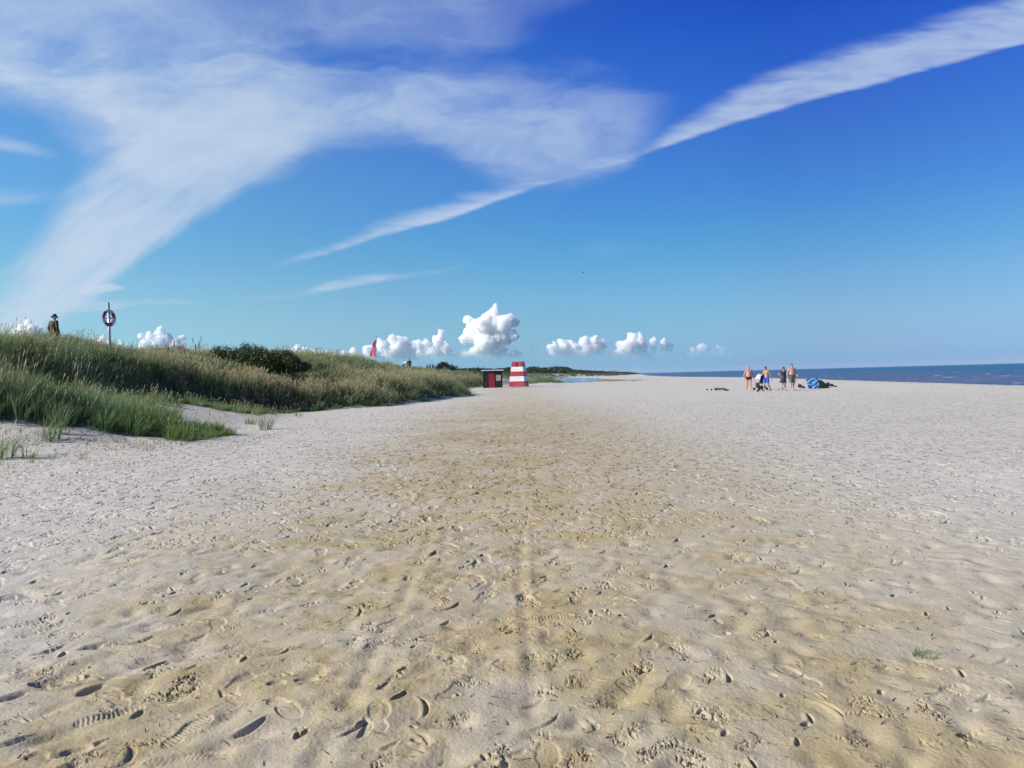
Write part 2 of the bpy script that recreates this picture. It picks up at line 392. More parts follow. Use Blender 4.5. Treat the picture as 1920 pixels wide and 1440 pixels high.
lrs = rs
def stamp(x0, y0, rad, fn, ang=0.0):
    r0 = math.hypot(x0, y0); t0 = math.atan2(x0, y0)
    if abs(t0) > R(37) or y0 < 0: return
    i0, i1 = np.searchsorted(rs, r0 - rad), np.searchsorted(rs, r0 + rad)
    dt = rad / r0; j0, j1 = np.searchsorted(th, t0 - dt), np.searchsorted(th, t0 + dt)
    if i1 - i0 < 2 or j1 - j0 < 2: return
    X_, Y_ = gx[i0:i1, j0:j1] - x0, gy[i0:i1, j0:j1] - y0
    ca, sa = math.cos(ang), math.sin(ang)
    U, V_ = X_ * sa + Y_ * ca, X_ * ca - Y_ * sa      # U along the foot
    z[i0:i1, j0:j1] += fn(U, V_, X_ + x0, Y_ + y0)
def ellm(U, V_, cu, cv, a, b, e=0.13):
    d = np.sqrt(((U - cu) / a) ** 2 + ((V_ - cv) / b) ** 2); return 1 - sst(d, 1 - e, 1 + e)
def shoe(depth, tread, side=1):
    def f(U, V_, xx, yy):
        m = np.maximum(np.maximum(ellm(U, V_, 0.055, 0.004 * side, 0.092, 0.050), ellm(U, V_, -0.095, 0, 0.056, 0.037)), ellm(U, V_, -0.03, -0.003 * side, 0.075, 0.030))
        w = np.maximum(ellm(U, V_, 0.05, 0, 0.12, 0.075, 0.35), ellm(U, V_, -0.10, 0, 0.085, 0.062, 0.35))
        t = np.sin(U * 2 * np.pi / 0.021 + 2.2 * np.sin(V_ * 60)) * 0.5 + 0.5
        roll = 0.75 + 0.25 * np.cos((U - 0.03) * 18)
        return -depth * m * roll * (1 + 1.1 * V_ / 0.05 * 0.35) + tread * m * t + 0.30 * depth * (w - m).clip(0)
    return f
def bare(depth, side=1):
    def f(U, V_, xx, yy):
        m = np.maximum(np.maximum(ellm(U, V_, 0.05, 0, 0.062, 0.046, 0.2), ellm(U, V_, -0.095, 0, 0.045, 0.034, 0.2)), 0.7 * ellm(U, V_, -0.03, 0.012 * side, 0.08, 0.022, 0.3))
        for k in range(5):
            m = np.maximum(m, ellm(U, V_, 0.128 - 0.007 * k * k * 0.45, (-0.034 + 0.017 * k) * side, 0.014, 0.0075 + (0.004 if k == 0 else 0), 0.3))
        w = ellm(U, V_, 0.0, 0, 0.17, 0.075, 0.35)
        return -depth * m + 0.28 * depth * (w - m).clip(0)
    return f
def crusty(depth, a, b, seed, thr=0.02, cell=0.035):
    def f(U, V_, xx, yy):
        m = ellm(U, V_, 0, 0, a, b, 0.5)
        wv = 0.5 * pn(U / cell * 0.6 + seed, V_ / cell * 0.6, seed % 83)
        n = np.abs(pn(U / cell * 0.55 + seed + wv, V_ / cell + wv, seed % 97)); n2 = pn(U / cell * 0.4, V_ / cell * 0.4 + seed, seed % 89); n3 = pn(U / cell * 1.7, V_ / cell * 1.7 + seed, seed % 79)
        return m * (-depth * (1 - sst(n, 0.05 + thr * 0.3, 0.16 + thr * 0.3)) * sst(n2, -0.05, 0.12) - 0.8 * depth * sst(n3 + 0.3 * n2, 0.22, 0.34) + 0.18 * depth * n3)
    return f
def scuff(depth, a, b):
    def f(U, V_, xx, yy):
        V2 = V_ + 3.0 * U * U
        m = ellm(U, V2, 0, 0, a, b, 0.35); w = ellm(U, V2, 0, -b * 1.4, a * 1.15, b * 1.5, 0.5)
        return -depth * m + 0.4 * depth * (w - m).clip(0)
    return f
rr = random.Random(3)
def walk(x, y, ang, kind, n, step=0.68, depth=0.014):
    side = 1
    for k in range(n):
        fn = {'shoe': lambda: shoe(depth * rr.uniform(0.6, 1.3), rr.choice((0, 0, 0, 0.0018)), side), 'bare': lambda: bare(depth * rr.uniform(0.7, 1.3), side),
              'crust': lambda: crusty(depth * rr.uniform(0.9, 1.5), rr.uniform(0.1, 0.16), rr.uniform(0.04, 0.07), rr.randrange(1, 999))}[kind]()
        px_, py_ = x + math.cos(ang) * 0.09 * side, y - math.sin(ang) * 0.09 * side
        stamp(px_, py_, 0.24, fn, ang + rr.uniform(-0.15, 0.15) + 0.12 * side)
        x += math.sin(ang) * step * rr.uniform(0.9, 1.1); y += math.cos(ang) * step * rr.uniform(0.9, 1.1); ang += rr.uniform(-0.06, 0.06); side = -side
for k in range(22):
    X0 = rr.uniform(-9, 5); walk(X0, rr.uniform(2.5, 8), rr.choice((0, math.pi)) * 0 + rr.gauss(-0.05, 0.28), rr.choice(('shoe', 'shoe', 'bare', 'crust', 'crust')), rr.randrange(6, 26), depth=rr.uniform(0.005, 0.012))
# the prints one can tell apart at the bottom left of the photograph: (px, py, kind, heading, depth)
for px, py, kd, ang, dep in ((352, 1368, 'shoe', 0.25, 0.018), (208, 1340, 'shoe', 0.8, 0.016), (172, 1292, 'hole', 0.7, 0.035), (92, 1218, 'scuff', 0.75, 0.035), (170, 1212, 'hole', 0.9, 0.03),
                             (262, 1200, 'scuff', 0.85, 0.03), (294, 1245, 'scuff', 0.45, 0.028), (112, 1272, 'bare', 1.25, 0.024), (122, 1290, 'scuff', 1.2, 0.03), (340, 1292, 'crust', 0.7, 0.03),
                             (556, 1278, 'bare', 1.3, 0.018), (472, 1368, 'scuff', 0.65, 0.034), (530, 1226, 'scuff', 0.4, 0.022), (20, 1308, 'hole', 0.9, 0.035), (446, 1280, 'shoe', 0.1, 0.012),
                             (118, 1408, 'bare', 1.2, 0.022), (10, 1400, 'scuff', 0.9, 0.025), (800, 1328, 'scuff', -0.25, 0.02), (710, 1350, 'shoe', -0.2, 0.012), (666, 1375, 'scuff', 0.5, 0.018),
                             (720, 1208, 'crust', 0.6, 0.02), (775, 1205, 'crust', 0.6, 0.025), (1032, 1162, 'shoe', 1.3, 0.02), (875, 1062, 'crust', 1.1, 0.05), (1640, 1325, 'crust', -0.3, 0.035),
                             (1560, 1325, 'scuff', -0.4, 0.025), (1290, 1410, 'crust', -0.3, 0.03), (1065, 1232, 'crust', 1.2, 0.025), (1340, 1270, 'crust', 0.3, 0.02), (1205, 1255, 'crust', 0.2, 0.02),
                             (1745, 1330, 'crust', 0.2, 0.025), (1778, 1300, 'shoe', 0.9, 0.014), (40, 1170, 'crust', 1.0, 0.02), (95, 1180, 'hole', 1.1, 0.02)):
    d = ray(px, py); t = -CAM_H / d[2]; x0, y0 = d[0] * t, t
    dep *= 0.62
    fn = shoe(dep, 0.0045) if kd == 'shoe' else bare(dep) if kd == 'bare' else crusty(dep, 0.10, 0.055, px, 0.0, 0.024) if kd == 'crust' else scuff(dep, 0.075, 0.011) if kd == 'scuff' else scuff(dep, 0.06, 0.024)
    stamp(x0, y0, 0.26, fn, ang)
for k in range(6500):                      # broken crust, heel marks and scuffs
    y0 = 2.7 * math.exp(rr.random() ** 0.8 * math.log(60 / 2.7)); x0 = rr.uniform(-0.76, 0.76) * y0
    if toe_s(x0, y0) > -0.5: continue
    if (x0 > 0.2 * y0 and rr.random() < 0.45) or (y0 < 5 and rr.random() < 0.4): continue
    q = rr.random(); ang = rr.gauss(0.5, 0.7); big = 1 + max(0, y0 - 6) * 0.03; sm = 0.75 if y0 < 5 else 1.0
    if y0 < 7 and (q < 0.50 and k % 4 or q >= 0.5 and k % 2): continue
    if q < 0.62: stamp(x0, y0, 0.20 * big, crusty(rr.uniform(0.009, 0.018) * sm * big ** 1.7, rr.uniform(0.04, 0.12) * big, rr.uniform(0.02, 0.05) * big, k + 7, rr.uniform(0.02, 0.14), rr.uniform(0.011, 0.020) * big), ang)
    elif q < 0.82: stamp(x0, y0, 0.20 * big, scuff(rr.uniform(0.005, 0.012) * sm * big ** 0.8, rr.uniform(0.03, 0.09) * big, rr.uniform(0.008, 0.020) * big), ang)
    else: stamp(x0, y0, 0.24 * big, shoe(rr.uniform(0.004, 0.009) * sm * big ** 0.5, 0.0015 if k % 3 == 0 else 0.0), ang)
def dimple(depth, a, b):
    def f(U, V_, xx, yy):
        g = np.exp(-(U / a) ** 2 - (V_ / b) ** 2); g2 = np.exp(-(U / (a * 1.7)) ** 2 - (V_ / (b * 1.8)) ** 2); return -depth * (g - 0.30 * g2)
    return f
for k in range(1700):                      # old, wind-softened footprints
    y0 = rr.uniform(2.5, 14) if k % 2 else rr.uniform(2.5, 7); x0 = rr.uniform(-0.78, 0.78) * y0
    if rr.random() < 0.5 * max(0, x0 / y0): continue
    stamp(x0, y0, 0.33, dimple(rr.uniform(0.006, 0.019), rr.uniform(0.07, 0.13), rr.uniform(0.04, 0.08)), rr.gauss(0.7, 0.6))
for k in range(380):                       # small sharp pits
    y0 = 2.6 * math.exp(rr.random() * math.log(30 / 2.6)); x0 = rr.uniform(-0.78, 0.78) * y0
    if toe_s(x0, y0) < -0.5: stamp(x0, y0, 0.12, scuff(rr.uniform(0.008, 0.02), rr.uniform(0.015, 0.045), rr.uniform(0.006, 0.013)), rr.gauss(0.6, 0.8))
V = np.stack([gx, gy, z], -1).reshape(-1, 3)
F = grid_faces(len(rs), len(th), wrap=True)[:, ::-1]
V = np.vstack([V, [[0, 0, float(z[0].mean())]]]); cidx = len(V) - 1; nc = len(th)
tri = np.stack([np.full(nc, cidx), (np.arange(nc) + 1) % nc, np.arange(nc)], -1)[:, ::-1]
sand_me = np_mesh('sand', V, [F, tri])
def add_litter():
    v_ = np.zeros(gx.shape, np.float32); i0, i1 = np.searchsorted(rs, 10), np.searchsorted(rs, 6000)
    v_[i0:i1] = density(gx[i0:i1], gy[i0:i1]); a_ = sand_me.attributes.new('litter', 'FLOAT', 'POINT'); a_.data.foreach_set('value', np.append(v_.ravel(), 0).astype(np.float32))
sand_me.polygons.foreach_set('use_smooth', np.ones(len(sand_me.polygons), bool))

m = bpy.data.materials.new('sand'); m.use_nodes = True; nt = m.node_tree; p = nt.nodes['Principled BSDF']
tcn = nt.nodes.new('ShaderNodeTexCoord'); P = tcn.outputs['Object']; sp = nt.nodes.new('ShaderNodeSeparateXYZ'); nt.links.new(P, sp.inputs[0])
sx, sy, sz = (X(nt, sp.outputs[i]) for i in range(3))
n_big = noise(nt, P, 0.35, 3, 0.55); n_mid = noise(nt, P, 1.6, 5, 0.6, 0.4); n_fin = noise(nt, P, 9.0, 4, 0.65); n_gr = noise(nt, P, 230.0, 3, 0.9)
xw = sx + (n_big - 0.5) * 3.2 + (n_mid - 0.5) * 1.6
band_m = xw.ss(-5.0, -0.6) * xw.ss(0.6, 6.0, 1.0, 0.0)                 # damp, algae-tinted strip along the beach
band_m = (band_m + sy.ss(3.5, 8.0, 0.8, 0.0) * sx.ss(-3.2, -1.2)* sx.ss(0.8, 2.2, 1.0, 0.0)).clamp()
patch = (band_m * (n_mid + (n_big - 0.5) * 0.6).ss(0.32, 0.66, 0.50, 1.0)).clamp()
pale = srgb(207, 200, 190); grey = srgb(196, 190, 182); tan = srgb(179, 162, 126); ochre = srgb(152, 132, 86)
base = mixc(nt, n_mid.ss(0.35, 0.65), grey, pale)
base = mixc(nt, patch, base, tan)
base = mixc(nt, (patch * noise(nt, P, 2.7, 6, 0.7, 0.5).ss(0.48, 0.70)) * 0.6, base, ochre)
base = mixc(nt, (patch * noise(nt, P, 0.9, 7, 0.75, 0.3).ss(0.60, 0.68)) * 0.45, base, srgb(112, 92, 62))
base = mixc(nt, sy.ss(12, 60) * 0.55, base, srgb(217, 212, 205))             # drier, cleaner sand further along the beach
mud = (noise(nt, P, 0.05, 4, 0.6) + 0.0).ss(0.42, 0.55) * sy.ss(148, 165) * sy.ss(215, 260, 1.0, 0.0) * sx.ss(8, 14) * sx.ss(24, 34, 1.0, 0.0)
base = mixc(nt, mud * 0.85, base, srgb(118, 122, 92))
wet = (sz + noise(nt, P, 0.2, 3, 0.6) * 0.25).ss(-0.45, -0.15, 1.0, 0.0)
base = mixc(nt, wet * 0.75, base, srgb(120, 112, 100))
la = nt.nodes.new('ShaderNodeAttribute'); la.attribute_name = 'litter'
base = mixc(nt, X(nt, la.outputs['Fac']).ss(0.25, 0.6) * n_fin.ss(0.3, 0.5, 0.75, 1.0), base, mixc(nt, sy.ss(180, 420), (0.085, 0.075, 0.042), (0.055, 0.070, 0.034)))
base = mixc(nt, n_gr.ss(0.30, 0.70, 0.0, 0.32), base, srgb(110, 98, 84))     # grain
specks = voro(nt, P, 55.0).ss(0.05, 0.10, 1.0, 0.0) * noise(nt, P, 3.0, 2, 0.5).ss(0.5, 0.62)
base = mixc(nt, specks * 0.5, base, srgb(84, 74, 60))
nt.links.new(base, p.inputs['Base Color']); p.inputs['Roughness'].default_value = 0.95; p.inputs['Specular IOR Level'].default_value = 0.15
# relief finer than the mesh: grain, crumbs and, further off, trampled pits
pit_n = noise(nt, vec(nt, sx * 1.0, sy * 1.0), 5.5, 3, 0.6)
pits = pit_n.ss(0.55, 0.63, 0.0, -1.0) * (n_big + (n_mid - 0.5) * 0.8).ss(0.35, 0.6, 0.35, 1.0)
b1 = nt.nodes.new('ShaderNodeBump'); b1.inputs['Strength'].default_value = 1.0; b1.inputs['Distance'].default_value = 1.0
hgt = n_gr * 0.0010 + noise(nt, P, 70.0, 4, 0.7) * 0.004 + n_fin * 0.010 + pits * sy.ss(6, 15, 0.004, 0.075) + noise(nt, P, 17.0, 3, 0.6) * sy.ss(8, 20, 0.004, 0.016)
nt.links.new(hgt.v, b1.inputs['Height']); nt.links.new(b1.outputs[0], p.inputs['Normal'])
M_SAND = m
tag(link('ground', sand_me, M_SAND), kind='structure')

# ------------------------------------------------------------------ sea and lagoon
def water_mat(name, deep, shallow, foam=0.0):
    m = bpy.data.materials.new(name); m.use_nodes = True; nt = m.node_tree; p = nt.nodes['Principled BSDF']
    tcn = nt.nodes.new('ShaderNodeTexCoord'); P = tcn.outputs['Object']; sp = nt.nodes.new('ShaderNodeSeparateXYZ'); nt.links.new(P, sp.inputs[0])
    sx, sy, sz = (X(nt, sp.outputs[i]) for i in range(3))
    if foam:
        dist = (sx * sx + sy * sy)._m('SQRT')
        off = (sx - (sy * 0.165 + 22.0))
        c = mixc(nt, (off + (noise(nt, P, 0.03, 4, 0.6) - 0.5) * 120).ss(10, 150), shallow, deep)
        c = mixc(nt, noise(nt, vec(nt, sx * 1.0, sy * 0.35), 0.10, 5, 0.65).ss(0.42, 0.6, 0.0, 0.75), c, deep)
        fm = noise(nt, vec(nt, sx * 1.6, sy * 0.8), 0.30, 5, 0.62).ss(0.62, 0.67) * dist.ss(60, 500, 0.8, 0.3)
        c = mixc(nt, fm, c, (0.75, 0.78, 0.8))
        nt.links.new(c, p.inputs['Base Color'])
        nt.links.new((0.38 + fm * 0.5).v, p.inputs['Roughness'])
        h = noise(nt, vec(nt, sx * 1.5, sy * 0.8), 0.55, 5, 0.62) * 0.75 + noise(nt, P, 3.5, 4, 0.6) * 0.05
    else:
        p.inputs['Base Color'].default_value = (*deep, 1); p.inputs['Roughness'].default_value = 0.10
        h = noise(nt, P, 2.5, 3, 0.6) * 0.03
    b = nt.nodes.new('ShaderNodeBump'); b.inputs['Distance'].default_value = 1.0; b.inputs['Strength'].default_value = 1.0
    nt.links.new(h.v, b.inputs['Height']); nt.links.new(b.outputs[0], p.inputs['Normal']); p.inputs['IOR'].default_value = 1.33
    return m
SEA_Z = -0.5
srs = np.concatenate([geo(25, 600, 0.006), geo(600, 30000, 0.03), [30000.0]]); sth = R(1) * np.linspace(3, 75, 560)
wx, wy = polar(srs, sth)
amp = 1 - sst(np.hypot(wx, wy), 400, 900)
wz = SEA_Z + amp * (0.11 * pn(wx / 3.2, wy / 7.5, 71) + 0.05 * pn(wx / 1.2, wy / 2.6, 72) + 0.06 * np.maximum(0, pn(wx / 6.0 + 0.2, wy / 19.0, 73)))
sea_me = np_mesh('sea', np.stack([wx, wy, wz], -1).reshape(-1, 3), [grid_faces(len(srs), len(sth))[:, ::-1]])
sea_me.polygons.foreach_set('use_smooth', np.ones(len(sea_me.polygons), bool))
tag(link('sea', sea_me, water_mat('sea_water', (0.022, 0.125, 0.235), (0.115, 0.125, 0.21), 1.0)), kind='structure')
LY = np.linspace(150, 500, 60); a = np.interp(LY, LAG[:, 0], LAG[:, 1]) - 3.0; b = np.interp(LY, LAG[:, 0], LAG[:, 2]) + 3.0
V = np.concatenate([np.stack([a, LY, LY * 0 - 0.22], -1), np.stack([b, LY, LY * 0 - 0.22], -1)]); n = len(LY); i = np.arange(n - 1)
tag(link('lagoon', np_mesh('lagoon', V, [np.stack([i, n + i, n + i + 1, i + 1], -1)]), water_mat('lagoon_water', (0.05, 0.12, 0.30), None)), kind='structure')
# far hills across the bay
def hill(name, Y, pts):
    P = [at(px, py, Y) for px, py in pts]; mb = []
    top = np.array(P); n = len(top); V = []
    for k, dy_, hs in ((0, -400, 0.0), (1, -150, 0.8), (2, 0, 1.0), (3, 300, 0.7), (4, 700, 0.0)):
        q = top.copy(); q[:, 1] += dy_; q[:, 2] = -1 + (top[:, 2] + 1) * hs; V.append(q)
    V = np.concatenate(V); F = np.array([(k * n + i, k * n + i + 1, (k + 1) * n + i + 1, (k + 1) * n + i) for k in range(4) for i in range(n - 1)])
    me = np_mesh(name, V, [F]); return tag(link(name, me, mat('far_heath', (0.10, 0.14, 0.15), 0.9, 0.2, 0.01), None, True), kind='structure')
hill('hills', 9000, [(1120, 701), (1135, 697.5), (1145, 695.0), (1152, 694.2), (1160, 695.5), (1168, 697.0), (1176, 696.2), (1182, 697.0), (1190, 698.6), (1200, 699.4), (1225, 699.2), (1260, 698.6)])

# ------------------------------------------------------------------ dune grass
def strips(base, lean, h, w, ts, prof, c0, c1, ang, cexp=1.0, droop=0.0):
    """blades: (n,3) base, (n,2) horizontal reach of the tip, height, width, per-blade root and tip colour"""
    n = len(base); ts = np.array(ts); prof = np.array(prof); k = len(ts)
    t = ts[None, :]
    px_ = base[:, 0:1] + lean[:, 0:1] * t ** 2; py_ = base[:, 1:2] + lean[:, 1:2] * t ** 2
    pz_ = base[:, 2:3] + h[:, None] * (t - droop * t ** 3)
    wx_, wy_ = np.cos(ang)[:, None] * w[:, None] * prof[None] / 2, np.sin(ang)[:, None] * w[:, None] * prof[None] / 2
    A = np.stack([px_ - wx_, py_ - wy_, pz_], -1); B = np.stack([px_ + wx_, py_ + wy_, pz_], -1)
    V = np.stack([A, B], 2)[:, :, :, :]                         # n,k,2,3
    V[:, -1, 1] = V[:, -1, 0]
    V = V.reshape(n, k * 2, 3)
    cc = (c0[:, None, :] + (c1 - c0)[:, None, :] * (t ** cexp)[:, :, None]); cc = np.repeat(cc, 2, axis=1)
    V = V[:, :-1]; cc = cc[:, :-1]; m = 2 * k - 1
    q = np.array([(2 * i, 2 * i + 1, 2 * i + 3, 2 * i + 2) for i in range(k - 2)]); tr = np.array([(2 * k - 4, 2 * k - 3, 2 * k - 2)])
    off = (np.arange(n) * m)[:, None, None]
    return V.reshape(-1, 3), [(q[None] + off).reshape(-1, 4), (tr[None] + off).reshape(-1, 3)], cc.reshape(-1, 3)
class Bag:
    def __init__(s): s.V, s.P, s.C, s.n = [], {3: [], 4: []}, [], 0
    def add(s, r):
        V, P, C = r
        for p in P: s.P[p.shape[1]].append(p + s.n)
        s.V.append(V); s.C.append(C); s.n += len(V)
    def mesh(s, name): return np_mesh(name, np.concatenate(s.V), [np.concatenate(p) for p in s.P.values() if p], np.concatenate(s.C))
def leaf_mat(name, transl=0.35, rough=0.55):
    m = bpy.data.materials.new(name); m.use_nodes = True; nt = m.node_tree; p = nt.nodes['Principled BSDF']; out = nt.nodes['Material Output']
    a = nt.nodes.new('ShaderNodeAttribute'); a.attribute_name = 'col'
    nt.links.new(a.outputs['Color'], p.inputs['Base Color']); p.inputs['Roughness'].default_value = rough; p.inputs['Specular IOR Level'].default_value = 0.25
    tr = nt.nodes.new('ShaderNodeBsdfTranslucent'); nt.links.new(a.outputs['Color'], tr.inputs['Color'])
    mx = nt.nodes.new('ShaderNodeMixShader'); mx.inputs[0].default_value = transl
    nt.links.new(p.outputs[0], mx.inputs[1]); nt.links.new(tr.outputs[0], mx.inputs[2]); nt.links.new(mx.outputs[0], out.inputs['Surface'])
    return m
M_GRASS = leaf_mat('dune_grass', 0.42); M_LEAF = leaf_mat('shrub_leaves', 0.15, 0.45)
T4, W4 = [0, 0.35, 0.7, 1.0], [0.7, 1.0, 0.75, 0]
T3, W3 = [0, 0.55, 1.0], [0.8, 1.0, 0]
TS, WS = [0, 0.5, 0.84, 0.90, 0.96, 1.0], [0.35, 0.28, 0.3, 1.0, 0.8, 0]
def lerp(a, b, t): return a + (b - a) * t
def grass_field(bag, x, y, n_bl, rad, hmul, w, gold, dark, seeds, k4=True, lush=0.0):
    """tussocks at x, y (arrays) with n_bl blades each"""
    n = len(x) * n_bl
    tx, ty = np.repeat(x, n_bl), np.repeat(y, n_bl)
    th_ = np.repeat(0.78 + 0.34 * RNG.random(len(x)), n_bl) * np.repeat(hmul, n_bl); gl = np.repeat(gold, n_bl); dk = np.repeat(dark, n_bl); lu = np.repeat(lush if np.ndim(lush) else np.full(len(x), lush), n_bl)
    r = rad * np.sqrt(RNG.random(n)); a = RNG.random(n) * 2 * np.pi
    bx, by = tx + r * np.cos(a), ty + r * np.sin(a)
    bz = H0(bx, by) - 0.03
    h = 0.74 * th_ * (0.55 + 0.55 * RNG.random(n))
    wind = 0.13 + 0.14 * RNG.random(n)
    reach = h * (0.10 + 0.50 * RNG.random(n) ** 1.6)
    lean = np.stack([np.cos(a) * reach + wind * h * 1.2, np.sin(a) * reach], -1)
    tint = RNG.random(n)[:, None]
    fam = pn(tx / 3.0, ty / 3.0, 91)[:, None]
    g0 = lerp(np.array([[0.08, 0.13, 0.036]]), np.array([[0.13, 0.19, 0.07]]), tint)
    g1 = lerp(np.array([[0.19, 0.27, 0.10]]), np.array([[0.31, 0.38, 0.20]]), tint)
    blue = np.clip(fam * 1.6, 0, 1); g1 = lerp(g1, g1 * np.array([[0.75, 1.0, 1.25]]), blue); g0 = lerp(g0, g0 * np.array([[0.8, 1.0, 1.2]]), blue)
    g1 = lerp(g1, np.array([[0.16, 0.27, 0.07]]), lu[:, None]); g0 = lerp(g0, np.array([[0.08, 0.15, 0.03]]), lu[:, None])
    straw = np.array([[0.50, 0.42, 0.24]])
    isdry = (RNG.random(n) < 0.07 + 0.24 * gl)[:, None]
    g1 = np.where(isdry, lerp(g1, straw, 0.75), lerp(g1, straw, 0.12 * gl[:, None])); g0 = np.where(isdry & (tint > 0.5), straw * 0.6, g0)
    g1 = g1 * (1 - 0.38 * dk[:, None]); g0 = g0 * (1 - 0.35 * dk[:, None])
    B = np.stack([bx, by, bz], -1); ang = RNG.random(n) * np.pi
    W = w * (0.7 + 0.6 * RNG.random(n))
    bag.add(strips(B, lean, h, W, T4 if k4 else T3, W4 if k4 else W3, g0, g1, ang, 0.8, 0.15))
    ns = RNG.random(n) < seeds * (0.15 + gl)
    m = int(ns.sum())
    if m:
        hs = h[ns] * 1.12 + 0.14; c1 = lerp(np.array([[0.54, 0.48, 0.31]]), np.array([[0.72, 0.62, 0.38]]), RNG.random(m)[:, None])
        ls = lean[ns] * 0.35 + np.stack([wind[ns] * hs * 0.45, 0 * hs], -1)
        c0 = np.full((m, 3), 0.26) * np.array([[0.8, 0.85, 0.45]])
        for da in (0, np.pi / 2):
            bag.add(strips(B[ns], ls, hs, np.maximum(0.016, w * 1.9) * np.ones(m), TS, WS, c0, c1, ang[ns] + da, 1.6, 0.04))
def density(x, y):
    s = toe_s(x, y); nz = pn(x / 1.6, y / 1.6, 61) + 0.5 * pn(x / 0.7, y / 0.7, 62)
    main = sst(s + 0.5 * nz, 0.0, 0.9)
    # the sand ramp stays open, the tongue carries grass
    tg = np.exp(-((y - 20.6 - 0.15 * (x + 8)) / 1.75) ** 2) * sst(-x, 7.3, 8.1) * (np.abs(y - 20.6) < 3.6)
    tgl = sst(tg + 0.42 * nz, 0.34, 0.72)
    ramp = (sst(y, 13, 19) * (1 - sst(y, 33, 35.5))) * (x > -15.6)
    main = main * (1 - ramp * (s < 0.2))
    d = np.maximum(main, tgl)
    spr = sst(pn(x / 1.1, y / 1.1, 68), 0.12, 0.45) * 0.30 * (ramp > 0.5) * (x < -8.5) * sst(-x, 8.5, 10.5)
    shelf = sst(-x / np.maximum(y, 1), 0.425, 0.45) * (ramp > 0.5) * sst(y, 21.5, 23) * 0.8 * sst(pn(x / 1.5, y / 1.0, 70), -0.25, 0.05)
    d = np.maximum(np.maximum(d, spr), shelf)
    d = np.maximum(d, sst(y, 31, 33) * (1 - sst(y, 38, 42)) * sst(-x, 10.2, 11.2))
    d = np.maximum(d, sst(y, 25, 28) * (1 - sst(y, 39, 43)) * sst(s, -0.7, 0.1))
    d = d * (0.62 + 0.38 * sst(pn(x / 0.8, y / 0.8, 69), -0.25, 0.15))
    d = np.where((y > 130), d * np.maximum(sst(y, 470, 560), sst(pn(x / 6, y / 9, 63) + 0.25 * sst(s, 0, 12), -0.05, 0.3)), d)
    return d
add_litter()
grass = Bag()
def scatter(x0, x1, y0, y1, per_m2):
    n = int((x1 - x0) * (y1 - y0) * per_m2); x = RNG.uniform(x0, x1, n); y = RNG.uniform(y0, y1, n)
    keep = (np.abs(np.arctan2(x, y)) < R(40)) & (RNG.random(n) < density(x, y)); return x[keep], y[keep]
HUT = (-2.75, 109.5)
def zone(x0, x1, y0, y1, per, nb, rad, w, seeds, k4):
    x, y = scatter(x0, x1, y0, y1, per)
    cl = (np.hypot(x - HUT[0], y - HUT[1]) > 2.6) & ~((y > 94) & (y < 108.5) & (x > -5.6) & (x < -1))
    x, y = x[cl], y[cl]
    s = toe_s(x, y); big = pn(x / 4.5, y / 5.5, 81)
    low = sst(s, 0.2, 2.4)
    hm = (0.46 + 0.62 * low + 0.22 * big) * (1 - 0.18 * sst(y, 35, 38) * (1 - sst(y, 46, 50)))
    tongue = (y < 26) & (x > -14.5)
    hm = hm * (1 + 0.30 * pn(x / 1.3, y / 1.3, 85) * 1.6)
    hm = np.where(tongue, (0.46 + 0.78 * sst(-x, 7.8, 12.0) + 0.12 * big + 0.55 * pn(x / 0.9, y / 0.9, 86)) * RNG.uniform(0.6, 1.2, len(x)), hm * RNG.uniform(0.78, 1.15, len(x)))
    gold = sst(big + 0.9 * np.exp(-((s - 3.4) / 2.3) ** 2) * sst(y, 30, 38), 0.15, 0.85)
    gold = gold * (0.55 + 0.45 * sst(pn(x / 2.0, y / 2.0, 87), -0.2, 0.3)); gold = np.where(tongue, 0.25 * sst(-x, 11, 14), gold)
    dark = sst(pn(x / 2.6, y / 3.2, 83) + 0.25 * np.exp(-((s - 6) / 2.0) ** 2), 0.12, 0.5) * (1 - 0.5 * gold)
    lush = np.where(tongue, 0.85 * sst(x, -12.5, -8.5), 0.0) + 0.35 * (1 - low) * (~tongue)
    grass_field(grass, x, y, nb, rad, hm, w, gold, dark, seeds, k4, lush)
zone(-24, -7, 14.0, 27, 20, 30, 0.15, 0.0115, 0.09, True)
zone(-32, -9, 27, 38, 18, 28, 0.17, 0.0145, 0.16, True)
zone(-38, -4, 38, 56, 13, 24, 0.19, 0.0175, 0.34, True)
zone(-58, -3, 56, 84, 8.0, 20, 0.24, 0.022, 0.30, False)
zone(-80, -3, 84, 130, 4.5, 16, 0.32, 0.032, 0.10, False)
zone(-130, 12, 130, 240, 0.9, 12, 0.55, 0.065, 0.0, False)
zone(-220, 50, 240, 520, 0.16, 12, 1.1, 0.16, 0.0, False)
tag(link('dune_grass', grass.mesh('dune_grass'), M_GRASS), 'tall green and straw coloured marram grass covering the dunes', 'grass', kind='stuff')
